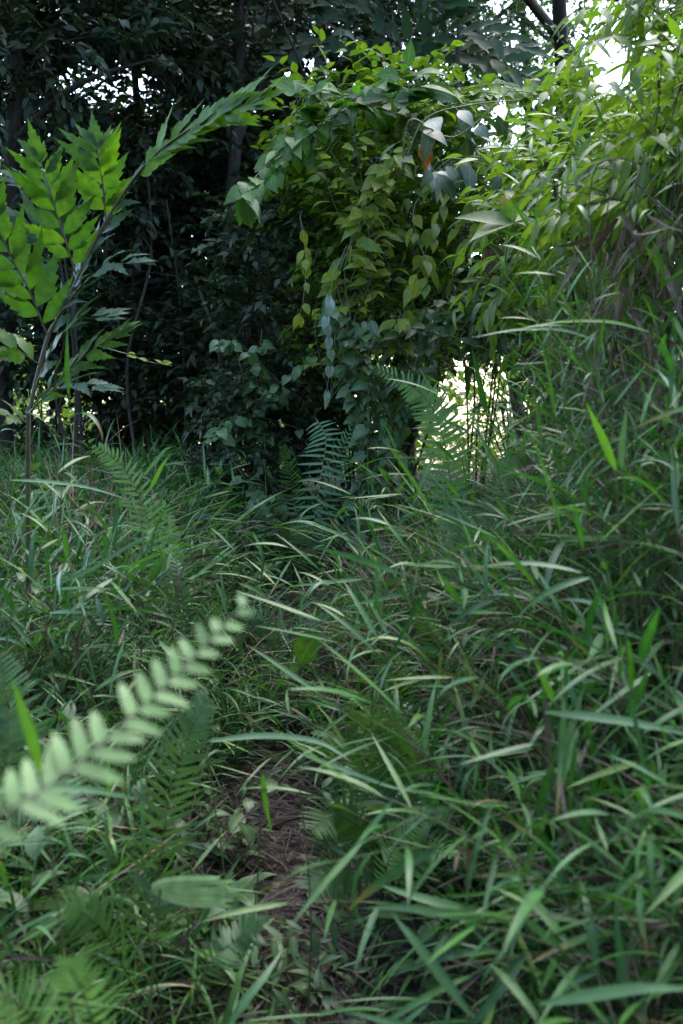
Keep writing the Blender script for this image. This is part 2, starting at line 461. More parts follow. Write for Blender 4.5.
# straw and dead leaves on the path and under the grass
def litter():
    n = 4200
    y = U(1.3, 5.6, n); x = path_x(y) + rng.normal(0, .2, n)
    d = dirs(U(0, 6.28, n), U(-.12, .3, n)); d, nn = frame(d, U(-1, 1, n))
    mb = MB(); ribbons(mb, gpos(x, y, .012 + U(0, .03, n)), d, nn, U(.06, .26, n), U(.0012, .0035, n), np.array([.8, 1, .9, .6, .1]), U(-.3, .7, n), fold=.3)
    stuff(mb.build('straw_litter', M['straw']), 'dry straw and stalks strewn over the trodden path')
    n = 700
    y = U(1.2, 6.8, n); x = path_x(y) + rng.normal(0, .45, n)
    d = dirs(U(0, 6.28, n), U(-.2, .4, n)); d, nn = frame(d, U(-.6, .6, n))
    mb = MB(); ribbons(mb, gpos(x, y, .018), d, nn, U(.03, .085, n), U(.008, .022, n), OVATE, U(-1.2, 1.2, n), fold=.4, wave=.2)
    stuff(mb.build('leaf_litter', M['brownleaf']), 'small brown dead leaves scattered on the soil')


litter()


FERN_SPOTS = [(-.56, 2.75, .2), (-.52, 2.45, .16), (-.42, 2.6, .16), (.29, 3.0, .22), (.27, 2.7, .17), (.36, 3.25, .15), (-.66, 3.0, .16), (-.13, 4.9, .3), (-.13, 4.5, .28), (-.12, 4.1, .22), (-.3, 1.75, .16), (.2, 2.0, .15), (-.22, 3.8, .16)]


def opened(x, y):
    """the worn hollow of the path and the spots the ferns take up: little grass grows there"""
    x = np.asarray(x, float); y = np.asarray(y, float)
    off = x - path_x(y)
    o = (off > -.19) & (off < .38) & (y > 1.95) & (y < 2.95)
    o |= (off > -.27) & (off < .50) & (y <= 1.95)
    for a, b, r in FERN_SPOTS:
        o |= np.hypot(x - a, y - b) < r
    return o


# undergrowth grass that nobody could count
def in_frustum(n, y0, y1, k=.42, add=.25):
    y = np.sqrt(U(y0 ** 2, y1 ** 2, n)); x = U(-1, 1, n) * (k * y + add)
    return x, y


def undergrass():
    x, y = in_frustum(26000, .9, 7.2)
    off = np.abs(x - path_x(y))
    keep = (off > .13 + .16 * rng.random(len(x)) - .3 * sstep(3.0, 4.2, y)) & (np.hypot(x, y) > .95)
    keep &= ~opened(x, y) | (rng.random(len(x)) < np.where(y < 2.45, .55, .25))
    x, y = x[keep], y[keep]; n = len(x)
    lean = np.where(x < path_x(y), 0, math.pi)
    az = lean + rng.normal(0, 1.5, n)
    d = dirs(az, U(.7, 1.5, n)); d, nn = frame(d, U(-.4, .4, n))
    big = sstep(.15, .6, np.abs(x - path_x(y))) * (1 - .35 * sstep(4, 6, y))
    L = U(.12, .30, n) + U(0, .3, n) * big
    mb = MB(); ribbons(mb, gpos(x, y, -.01), d, nn, L, U(.0018, .0062, n), np.array([.7, 1, .95, .8, .5, .03]), U(.3, 2.2, n), fold=.3, twist=U(-1, 1, n))
    stuff(mb.build('undergrowth_grass', M['finegrass']), 'short green grass covering both banks of the path')
    x, y = in_frustum(3600, 1.0, 5.0)
    keep = (np.abs(x - path_x(y)) > .12) & (np.hypot(x, y) > 1.0)
    x, y = x[keep], y[keep]; n = len(x)
    d = dirs(U(0, 6.28, n), U(-.1, 1.4, n)); d, nn = frame(d, U(-1.5, 1.5, n))
    mb = MB(); ribbons(mb, gpos(x, y, U(0, .3, n) * sstep(.1, .8, np.abs(x - path_x(y)))), d, nn, U(.1, .4, n), U(.001, .005, n), np.array([.8, 1, .9, .6, .1]), U(.2, 2.4, n), fold=.3, twist=U(-2, 2, n))
    stuff(mb.build('dry_grass', M['dry']), 'dry brown grass tangled low among the green grass')


undergrass()


def dead_stalks():
    n = 1500
    y = np.sqrt(U(1.2 ** 2, 4.6 ** 2, n)); x = path_x(y) + U(.12, 1.25, n)
    m = rng.random(n) < .06; x = np.where(m, path_x(y) - U(.2, 1.1, n), x)
    keep = (x < .42 * y + .2) & (x > -.42 * y - .2) & (np.hypot(x, y) > 1.3) & ~opened(x, y)
    x, y = x[keep], y[keep]; n = len(x)
    d = dirs(U(0, 6.28, n), U(.2, 1.45, n)); d, nn = frame(d, U(-.6, .6, n))
    mb = MB(); ribbons(mb, gpos(x, y, U(0, .25, n)), d, nn, U(.25, .75, n), U(.0012, .0032, n), np.array([1, 1, .9, .9, .8, .7, .5, .1]), U(-.4, 1.4, n), fold=.5, twist=U(-2, 2, n))
    stuff(mb.build('dead_stalks', M['deadstalk']), 'dead reddish brown stalks standing tangled in the grass of both banks')


dead_stalks()


# ------------------------------------------------------------------ grass tufts
def cane_geom(leaf, stem, dry, p, d, L, B, bl0, bl1, bw0, bw1, ndry, nb=8):
    """canes with alternate pointed blades, and dead blades hanging off their lower part"""
    nc = len(p)
    d, n = frame(d)
    C, _, _ = centerline(p, d, n, L, B, np.linspace(0, 1, 9))
    tubes(stem, C, np.linspace(.0018, .0007, 9), 4)
    ul = np.linspace(.2, 1, nb)
    C, T, Nn = centerline(p, d, n, L, B, np.concatenate([[0], ul])); C, T, Nn = C[:, 1:], T[:, 1:], Nn[:, 1:]
    sa = U(0, 6.28, (nc, 1)) + np.arange(nb)[None] * 3.14 + rng.normal(0, .7, (nc, nb))
    S = np.cross(Nn, T)
    S = S * np.cos(sa)[..., None] + Nn * np.sin(sa)[..., None]
    a = U(.45, 1.25, (nc, nb)); a[:, -1] *= .3
    ld = nrm(T * np.cos(a)[..., None] + S * np.sin(a)[..., None]).reshape(-1, 3)
    k = nc * nb
    ld, ln = frame(ld, rng.normal(0, .45, k))
    ln_len = U(bl0, bl1, k)
    bend = np.abs(rng.normal(.25, .4, k)); bend = np.where(rng.random(k) < .12, bend + U(.8, 1.8, k), bend)
    ribbons(leaf, C.reshape(-1, 3), ld, ln, ln_len, U(bw0, bw1, k) * (.7 + .3 * (ln_len - bl0) / (bl1 - bl0)), BLADE, bend, fold=.25, twist=U(-.7, .7, k))
    if ndry:
        ci = rng.integers(0, nc, ndry); ui = rng.integers(0, max(2, nb // 2 + 2), ndry)
        q = C[ci, ui]
        d2 = dirs(U(0, 6.28, ndry), U(-1.3, .4, ndry)); d2, n2 = frame(d2, U(-1, 1, ndry))
        ribbons(dry, q, d2, n2, U(.08, .26, ndry), U(.0015, .006, ndry), np.array([.6, 1, .9, .7, .4, .05]), U(.1, 1.8, ndry), fold=.5, twist=U(-3, 3, ndry))


def make_cane_tuft(nc, h0, h1, bl0, bl1, bw0, bw1, ndry, spread=.08, el=(1.0, 1.5), bend=(.15, .9), nb=8):
    root = thing('grass_tuft', '-', 'grass tuft')
    leaf, stem, dry = MB(), MB(), MB()
    p = np.stack([U(-spread, spread, nc), U(-spread, spread, nc), np.full(nc, -.02)], -1)
    cane_geom(leaf, stem, dry, p, dirs(U(0, 6.28, nc), U(*el, nc)), U(h0, h1, nc), U(*bend, nc), bl0, bl1, bw0, bw1, ndry, nb=nb)
    dry.build('dead_foliage', M['dry'], root)
    leaf.build('foliage', M['grass'], root); stem.build('stem', M['culm'], root)
    return root


def cane_cover():
    """the rest of the broad grass between the tufts"""
    x, y = in_frustum(4200, 1.0, 6.4, k=.4, add=.22)
    off = np.abs(x - path_x(y))
    keep = (off > .19 + .12 * rng.random(len(x)) - .32 * sstep(3.0, 4.0, y)) & ~opened(x, y) & (np.hypot(x, y) > 1.25)
    x, y = x[keep][:2600], y[keep][:2600]; n = len(x)
    leaf, stem, dry = MB(), MB(), MB()
    right = x > path_x(y)
    h = np.where(right, U(.3, .8, n), U(.2, .5, n)) * (.6 + .4 * sstep(.15, .5, np.abs(x - path_x(y)))) * (1 - .5 * sstep(3.6, 5.2, y))
    cane_geom(leaf, stem, dry, gpos(x, y, -.01), dirs(U(0, 6.28, n), U(.8, 1.5, n)), h, U(.1, 1.0, n), .07, .18, .0036, .0072, 4800, nb=7)
    stuff(leaf.build('broad_grass', M['grass']), 'broad bladed green grass filling in between the grass tufts')
    stuff(stem.build('grass_stalks', M['culm']), 'thin stalks of the broad bladed grass')
    stuff(dry.build('dead_grass', M['dry']), 'dead brown grass blades hanging between the green ones')


def make_fine_tuft(nb, l0, l1, ndry):
    root = thing('grass_tuft', '-', 'grass tuft')
    leaf, dry = MB(), MB()
    d = dirs(U(0, 6.28, nb), U(.75, 1.5, nb)); d, n = frame(d, U(-.3, .3, nb))
    p = np.stack([U(-.04, .04, nb), U(-.04, .04, nb), np.full(nb, -.01)], -1)
    ribbons(leaf, p, d, n, U(l0, l1, nb), U(.0022, .0048, nb), BLADE[::1], U(.4, 2.0, nb), fold=.3, twist=U(-.8, .8, nb))
    d = dirs(U(0, 6.28, ndry), U(.1, 1.3, ndry)); d, n = frame(d, U(-1, 1, ndry))
    ribbons(dry, p[:ndry], d, n, U(l0, l1 * .8, ndry), U(.0012, .003, ndry), np.array([.6, 1, .9, .7, .4, .05]), U(.4, 2.2, ndry), fold=.4, twist=U(-2, 2, ndry))
    leaf.build('foliage', M['finegrass'], root); dry.build('dead_foliage', M['dry'], root)
    return root


def make_herb(ns, h, ll, lw, prof, mat, name, cat, nl=9):
    root = thing(name, '-', cat)
    leaf, stem = MB(), MB()
    d = dirs(U(0, 6.28, ns), U(.8, 1.45, ns))
    p = np.stack([U(-.04, .04, ns), U(-.04, .04, ns), np.full(ns, -.01)], -1)
    sprigs(leaf, stem, p, d, U(h * .6, h * 1.1, ns), U(.2, .9, ns), nl, np.full(ns, ll), np.full(ns, lw), prof, ang=1.0, lbend=.7, u0=.2, tw=.002)
    leaf.build('foliage', M[mat], root); stem.build('stem', M['greenstem'], root)
    return root


def place_climbers():
    proto = [make_cane_tuft(9, 1.0, 1.9, .07, .17, .0042, .0078, 30, spread=.12, el=(1.4, 1.56), bend=(.05, .4), nb=20) for _ in range(3)]
    lab = 'tall climbing cane grass rising through the dried vine stems at the picture edge'
    spots = [(.62, 1.95), (.70, 2.15), (.80, 2.3), (.74, 2.5), (.9, 2.55), (.86, 2.8), (1.0, 2.9), (.78, 3.0), (.95, 3.2), (1.15, 3.3), (.68, 2.7), (.58, 2.3), (.9, 3.6), (1.2, 3.8), (.66, 2.0), (.72, 2.05), (.78, 2.2), (.64, 2.2), (.7, 2.4), (.82, 2.5), (.76, 2.75), (.88, 2.65), (.6, 2.5), (.94, 2.75)]
    for i, (x, y) in enumerate(spots):
        loc = (x, y, ground_z(x, y)); sc = (.68 if y < 2.4 else .8) * U(.85, 1.12)
        if i < 3:
            o = proto[i]; o.location = [float(v) for v in loc]; o.rotation_euler = (0, 0, U(0, 6.28)); o.scale = (sc,) * 3
        else:
            o = dup(proto[i % 3], loc, U(0, 6.28), sc)
        o['label'] = lab; o['group'] = lab


def place_tufts():
    tall = [make_cane_tuft(12, .5, .95, .085, .20, .0044, .0085, 20, nb=12, bend=(.2, 1.5)) for _ in range(4)]
    short = [make_cane_tuft(11, .22, .55, .09, .22, .0042, .0085, 10, el=(.6, 1.45), nb=9, bend=(.2, 1.5)) for _ in range(4)]
    fine = [make_fine_tuft(64, .16, .38, 8) for _ in range(3)]
    first = {id(o): True for o in tall + short + fine}
    pts = []
    cand_x, cand_y = in_frustum(9000, .85, 6.6, k=.4, add=.22)
    cells = {}
    for x, y in zip(cand_x, cand_y):
        off = x - path_x(y)
        if np.hypot(x, y) < 1.25 or (abs(off) < .25 - .28 * float(sstep(3.0, 4.0, y))) or bool(opened(x, y)): continue
        r = .10 + .027 * y
        if len(pts) and np.min(np.hypot(np.array(pts)[:, 0] - x, np.array(pts)[:, 1] - y)) < r: continue
        pts.append((x, y))
        if len(pts) >= 285: break
    pts = [(-.98, 2.95), (-.9, 2.8), (-1.06, 3.05), (-.84, 2.95), (-1.0, 2.7)] + pts
    n = 0
    for x, y in pts:
        off = x - path_x(y)
        q = rng.random() if n > 5 else .7
        near_path = abs(off) < (.62 if y < 2.2 else .42)
        if off > 0:
            if near_path: pool, lab = short, 'S'
            else: pool, lab = (tall, 'T') if q < .85 else (short, 'S')
        else:
            if y > 4.4: pool, lab = (fine, 'F') if q < .6 else (short, 'S')
            elif near_path: pool, lab = (short, 'S') if q < .7 else (fine, 'F')
            else: pool, lab = (short, 'S') if q < .45 else ((tall, 'T') if q < .9 else (fine, 'F'))
        if y > 3.9 and pool is tall: pool, lab = short, 'S'
        proto = pool[rng.integers(len(pool))]
        side = 'tall bank crowding the path' if off > 0 else 'low bank under the fishtail palm'
        where = ('along the edge of the path' if near_path else 'on the ' + side)
        if y > 4.6: where = 'at the foot of the vine thicket'
        what = {'T': 'tall cane grass tuft with broad arching blades', 'S': 'knee high grass tuft with broad drooping blades', 'F': 'tuft of thin arching grass blades'}[lab]
        loc = (x, y, ground_z(x, y)); rz = U(0, 6.28); sc = U(.8, 1.2) * (1 - .4 * float(sstep(3.8, 5.2, y)) * (x > -.8)) * (.72 if (off < 0 and pool is tall and n > 5) else 1)
        lean = U(-.05, .12)
        tilt = (rng.normal(0, .12), (-lean if off > 0 else lean))
        label = f'{what} {where}'
        if first.pop(id(proto), False):
            o = proto; o.location = [float(v) for v in loc]; o.rotation_euler = (0, 0, rz); o.scale = (sc,) * 3
            o['label'] = label; o['group'] = label
        else:
            dup(proto, loc, rz, sc, label, label, tilt)
        n += 1
    print('tufts', n)
    for o in tall + short + fine:
        if id(o) in first:
            for ch in list(o.children): bpy.data.objects.remove(ch)
            bpy.data.objects.remove(o)
    # broad-leaved herbs
    hp = [make_herb(5, .36, .095, .022, LANCE, 'herb', 'herb_plant', 'herb') for _ in range(2)] + [make_herb(3, .22, .06, .022, OVATE, 'herb', 'herb_plant', 'herb', 6) for _ in range(2)]
    used = set()
    c = 0
    while c < 110:
        y = math.sqrt(U(1.2, 5.8 ** 2)); x = U(-.38, .4) * y
        off = x - path_x(y)
        if abs(off) < .22 or math.hypot(x, y) < 1.2: continue
        i = rng.integers(4); proto = hp[i]
        kindw = 'narrow' if i < 2 else 'oval'
        where = ('on the tall bank crowding the path' if off > 0 else 'on the low bank under the fishtail palm') if y < 4.4 else 'at the foot of the vine thicket'
        lab = f'small herb with {kindw} pale green leaves {where}'
        loc = (x, y, ground_z(x, y) + (.12 if off > 0 else .05)); sc = U(.8, 1.35)
        loc = (x, y, ground_z(x, y))
        if i not in used:
            used.add(i); proto.location = [float(v) for v in loc]; proto.scale = (sc,) * 3; proto['label'] = lab; proto['group'] = lab
        else:
            dup(proto, loc, U(0, 6.28), sc * 1.1, lab, lab, (rng.normal(0, .1), rng.normal(0, .1)))
        c += 1


place_tufts()
place_climbers()
cane_cover()


def hollow_herbs():
    a = make_herb(5, .2, .07, .011, LANCE, 'herb', 'herb_plant', 'herb', 7)
    lab = 'low herb with thin pointed leaves growing in the worn hollow of the path'
    for i, (x, y) in enumerate(((-.17, 2.15), (-.02, 2.1), (.05, 2.3), (-.26, 2.4), (-.1, 2.25), (.12, 2.6), (-.32, 2.75), (-.02, 2.95))):
        loc = (x, y, ground_z(x, y))
        if i == 0:
            o = a; o.location = [float(v) for v in loc]
        else:
            o = dup(a, loc, U(0, 6.28), U(.7, 1.2), None, None, (rng.normal(0, .15), rng.normal(0, .15)))
        o['label'] = lab; o['group'] = lab


hollow_herbs()


# ------------------------------------------------------------------ ferns
def fern_frond(root, pts, npair, plen, hw, mat='fern', face=(0, -1, .3), ang=1.25, prof=PINNA, bend=.35, rr=.0022, u0=.1, taper=.75, name='frond', label=None, droop=0.0, base_taper=.5, ragged=.12):
    """one frond: leaflets both sides of a curved rachis; root is the fern, points in world space"""
    org = np.array(root.location)
    pos, tan = curve(pts, 40)
    fr, ra = MB(), MB()
    tubes(ra, pos[None], np.linspace(rr, rr * .3, 40)[None], 5)
    u = np.linspace(u0, .985, npair)
    idx = u * 39
    i = np.clip(idx.astype(int), 0, 38); f = (idx - i)[:, None]
    C = pos[i] * (1 - f) + pos[i + 1] * f; T = nrm(tan[i] * (1 - f) + tan[i + 1] * f)
    fc = np.broadcast_to(np.asarray(face, float), T.shape)
    Nn = nrm(fc - (fc * T).sum(-1, keepdims=True) * T)
    S = np.cross(T, Nn)
    size = np.minimum(1, base_taper + (1 - base_taper) * (u - u0) / .3) * (1 - np.clip((u - .35) / .65, 0, 1) ** 1.6 * taper)
    for sg in (1, -1):
        a = ang + rng.normal(0, .06, npair) - .25 * u
        d = T * np.cos(a)[:, None] + sg * S * np.sin(a)[:, None] + Nn * rng.normal(0, .07, npair)[:, None]
        d = d + np.array([0, 0, -droop])
        d = nrm(d)
        n = nrm(Nn - (Nn * d).sum(-1, keepdims=True) * d)
        ok = rng.random(npair) > ragged * .35
        l = plen * size * (1 + rng.normal(0, ragged * .5, npair))
        h = hw * (.55 + .45 * size)
        cc = C + T * (0 if sg > 0 else .5 * np.linalg.norm(C[0] - C[1]))
        ribbons(fr, cc[ok], d[ok], n[ok], l[ok], h[ok], prof, (bend + rng.normal(0, .15, npair))[ok], fold=.12, twist=rng.normal(0, .15, npair)[ok])
    o = fr.build(name, M[mat], root, origin=org)
    if label: o['label'] = label
    ra.build('rachis', M['rachis'], o, origin=org)
    return o


def fern_at(label, base, group=None):
    return thing('fern', label, 'fern', base, group=group)


def gp(x, y):
    return np.array([x, y, float(ground_z(x, y))])


# out of focus pale frond reaching in close to the lens
b = gp(-.48, .42)
f = fern_at('pale fern frond arching across in front of the lens with blunt oblong leaflets', b)
fern_frond(f, [b, P(-220, 1150, .62), P(-60, 868, .64), P(60, 778, .70), P(160, 690, .77), P(243, 606, .84)], 22, .043, .0060, 'paleskylit', face=(.2, -.9, .8), ang=1.15, prof=OBLONG, bend=.3, u0=.3, taper=.72, rr=.0016, ragged=.16)

# grey green fern hanging at the foot of the thicket
b = gp(-.12, 5.15)
f = fern_at('blue green ladder fern with stiff drooping fronds at the foot of the vine column', b)
fern_frond(f, [P(316, 418, 5.3), P(326, 440, 5.2), P(320, 480, 5.1), P(313, 530, 5.05), P(311, 552, 5.1)], 22, .135, .0085, 'bluefern', face=(0, -1, .35), ang=1.5, u0=.05, taper=.1, base_taper=.55, bend=.25, rr=.003)
fern_frond(f, [P(312, 548, 5.2), P(325, 500, 5.25), P(338, 460, 5.2), P(352, 428, 5.1)], 20, .10, .007, 'bluefern', face=(-.2, -1, .4), bend=.4)
fern_frond(f, [P(311, 548, 5.2), P(295, 505, 5.3), P(290, 470, 5.2), P(283, 446, 5.1)], 26, .085, .0065, 'fern', face=(.2, -1, .4), bend=.4)
fern_frond(f, [P(312, 550, 5.15), P(335, 520, 5.0), P(362, 500, 4.9), P(380, 508, 4.8)], 16, .08, .0065, 'fern', face=(0, -.6, 1), bend=.4)

# tall pale ferns on the low bank
b = gp(-.62, 3.05)
f = fern_at('light green fern pair rising out of grass on the low bank, frond tip hooked over', b)
fern_frond(f, [P(158, 650, 3.0), P(152, 575, 3.02), P(148, 520, 3.02), P(125, 470, 3.0), P(98, 447, 2.95)], 30, .075, .0058, 'palefern', face=(.15, -1, .4), ang=1.3, u0=.12, rr=.0016)
fern_frond(f, [P(170, 650, 3.1), P(178, 590, 3.1), P(170, 545, 3.1), P(166, 505, 3.1)], 24, .06, .0058, 'palefern', face=(-.2, -1, .3), ang=1.35, u0=.15, rr=.0015)
b = gp(-.45, 2.95)
f = fern_at('small bright fern with short curled leaflets beside the low bank path edge', b)
fern_frond(f, [P(190, 680, 2.95), P(186, 630, 2.95), P(180, 590, 2.95), P(176, 560, 3)], 18, .05, .0058, 'fern', face=(.3, -1, .3), u0=.2, rr=.0014)
fern_frond(f, [P(192, 680, 2.95), P(200, 640, 2.9), P(212, 612, 2.9), P(228, 600, 2.85)], 16, .045, .005, 'fern', face=(.3, -1, .6), u0=.2, rr=.0014)

# fern at the left picture edge
b = gp(-.75, 1.75)
f = fern_at('dense fern at the bank edge with long tapering fronds, behind the pale blurred frond', b)
fern_frond(f, [P(-10, 830, 1.7), P(6, 760, 1.7), P(8, 710, 1.72), P(0, 655, 1.75)], 30, .085, .0040, 'fern', face=(.2, -1, .5), rr=.0014)
fern_frond(f, [P(-20, 830, 1.7), P(-28, 760, 1.7), P(-22, 700, 1.7), P(-30, 640, 1.7)], 26, .08, .0042, 'fern', face=(.4, -1, .3), rr=.0014)
fern_frond(f, [P(-5, 830, 1.66), P(30, 800, 1.6), P(55, 795, 1.55), P(75, 810, 1.5)], 24, .06, .0048, 'fern', face=(.1, -.7, 1), rr=.0014)

# upright fern with a dark stalk near the bottom
b = gp(-.32, 1.9)
f = fern_at('upright yellow green fern with a thin dark stalk beside the torn pale leaf', b)
fern_frond(f, [b, P(150, 950, 1.72), P(158, 880, 1.7), P(170, 790, 1.68), P(190, 735, 1.68), P(206, 700, 1.7)], 34, .075, .0046, 'fern', face=(.1, -1, .35), ang=1.2, u0=.22, rr=.0018, base_taper=.8)
fern_frond(f, [b, P(120, 960, 1.7), P(92, 920, 1.62), P(62, 900, 1.55)], 38, .07, .0036, 'fern', face=(.1, -.8, .9), u0=.2, rr=.0015)
fern_frond(f, [b, P(200, 985, 1.75), P(236, 940, 1.75), P(262, 925, 1.72)], 34, .05, .0034, 'fern', face=(-.1, -.8, .9), u0=.2, rr=.0015)

# dark fern under the right bank
b = gp(.08, 2.38)
f = fern_at('dark green fern with comb like fronds hanging over the bare path', b)
for q in ([(385, 870, 2.32), (372, 790, 2.32), (350, 740, 2.22), (322, 738, 2.07)], [(385, 870, 2.32), (362, 830, 2.27), (335, 815, 2.22), (312, 830, 2.12)],
          [(385, 870, 2.32), (384, 790, 2.37), (376, 730, 2.32), (356, 694, 2.22)], [(385, 870, 2.32), (358, 868, 2.22), (330, 872, 2.14), (308, 892, 2.07)],
          [(385, 870, 2.32), (402, 800, 2.34), (400, 750, 2.32), (385, 715, 2.22)], [(388, 870, 2.27), (412, 830, 2.22), (424, 820, 2.12), (432, 826, 2.02)]):
    fern_frond(f, [b] + [P(*a) for a in q], 38, .115, .0043, 'fern', face=(-.25, -1, .6), ang=1.3, rr=.0016, u0=.25)

# pale feathery fern by it
b = gp(.16, 2.25)
f = fern_at('small pale feathery fern frond leaning over the path edge beside the dark fern', b)
fern_frond(f, [P(380, 905, 2.1), P(388, 862, 2.05), P(402, 838, 2.0), P(425, 815, 1.95)], 22, .055, .0045, 'palefern', face=(-.1, -.8, .8), rr=.0013)
fern_frond(f, [P(382, 905, 2.1), P(410, 868, 2.05), P(432, 850, 2.0), P(452, 855, 1.9)], 18, .05, .0045, 'palefern', face=(-.1, -.8, .8), rr=.0013)

# bottom-left corner fern
b = gp(-.42, 1.25)
f = fern_at('soft pale fern low in the bottom corner under the blurred frond', b)
fern_frond(f, [P(110, 1090, 1.2), P(92, 1020, 1.15), P(80, 985, 1.12), P(66, 962, 1.1)], 17, .045, .0034, 'palefern', face=(.1, -.8, .7), rr=.0013)
fern_frond(f, [P(90, 1090, 1.2), P(40, 1025, 1.15), P(10, 1000, 1.1), P(-18, 1000, 1.05)], 17, .05, .0034, 'palefern', face=(.1, -.8, .7), rr=.0013)

# sprig with sparse oblong leaflets crossing the path
b = gp(.14, 2.3)
f = fern_at('single fern sprig with sparse oblong leaflets lying across the path', b)
fern_frond(f, [P(372, 914, 2.25), P(340, 922, 2.2), P(300, 934, 2.15), P(262, 944, 2.1), P(222, 948, 2.05)], 8, .055, .0085, 'fern', face=(0, -.6, 1), ang=1.35, prof=OBLONG, u0=.12, taper=.3, base_taper=.9, rr=.0015, droop=.0)

# hazy tall ferns at the start of the right bank
b = gp(.33, 3.3)
f = fern_at('tall blue green ladder fern standing against the bright gap beside the thicket', b)
fern_frond(f, [P(462, 640, 3.2), P(456, 560, 3.2), P(450, 480, 3.2), P(438, 420, 3.15), P(415, 388, 3.1), P(372, 366, 3.0)], 50, .095, .0075, 'bluefern', face=(-.1, -1, .3), ang=1.4, u0=.1, rr=.0022, taper=.9)
fern_frond(f, [P(470, 690, 3.0), P(468, 620, 2.95), P(458, 540, 2.9), P(455, 510, 2.9)], 34, .075, .0065, 'bluefern', face=(-.2, -1, .3), ang=1.4, u0=.1, rr=.0018)
fern_frond(f, [P(466, 650, 3.1), P(484, 560, 3.1), P(500, 490, 3.1), P(512, 455, 3.05)], 30, .07, .006, 'bluefern', face=(-.2, -1, .3), ang=1.4, u0=.15, rr=.0018)
b = gp(.22, 2.75)
f = fern_at('small fern half hidden in grass on the tall bank, below the ladder fern', b)
fern_frond(f, [P(425, 760, 2.7), P(405, 700, 2.68), P(392, 668, 2.6), P(372, 655, 2.5)], 24, .065, .005, 'fern', face=(-.3, -.9, .6), rr=.0014)
fern_frond(f, [P(430, 760, 2.7), P(440, 690, 2.7), P(432, 640, 2.65), P(418, 610, 2.6)], 24, .06, .005, 'fern', face=(-.1, -.9, .6), rr=.0014)
b = gp(-.25, 4.1)
f = fern_at('low fern beside the path halfway to the thicket, fronds arching flat', b)
fern_frond(f, [P(275, 690, 4.05), P(268, 650, 4.0), P(262, 622, 3.95), P(240, 606, 3.85)], 22, .08, .006, 'bluefern', face=(0, -.8, .8), rr=.0016)
fern_frond(f, [P(275, 690, 4.05), P(292, 650, 4.0), P(305, 628, 3.95), P(330, 616, 3.85)], 22, .08, .006, 'bluefern', face=(0, -.8, .8), rr=.0016)


# ------------------------------------------------------------------ blades that stand out
def curve_blade(mb, pts, hw, face=(0, -.5, .9), prof=BLADE, fold=.22, m=18, twist=0.0):
    pos, T = curve(pts, m)
    fc = np.broadcast_to(np.asarray(face, float), T.shape)
    N_ = nrm(fc - (fc * T).sum(-1, keepdims=True) * T); S = np.cross(T, N_)
    tt = (twist * np.linspace(0, 1, m))[:, None]
    S, N_ = S * np.cos(tt) + N_ * np.sin(tt), N_ * np.cos(tt) - S * np.sin(tt)
    w = (hw * np.interp(np.linspace(0, 1, m), np.linspace(0, 1, len(prof)), prof))[:, None]
    V = np.stack([pos - w * S + fold * w * N_, pos, pos + w * S + fold * w * N_], 1)
    i = np.arange(m - 1)
    f = np.concatenate([np.stack([i * 3, i * 3 + 1, i * 3 + 4, i * 3 + 3], 1), np.stack([i * 3 + 1, i * 3 + 2, i * 3 + 5, i * 3 + 4], 1)])
    uv = np.empty((m, 3, 2)); uv[..., 0] = np.linspace(0, 1, m)[:, None]; uv[..., 1] = np.array([0, .5, 1])[None]
    mb.add(V, f, uv)


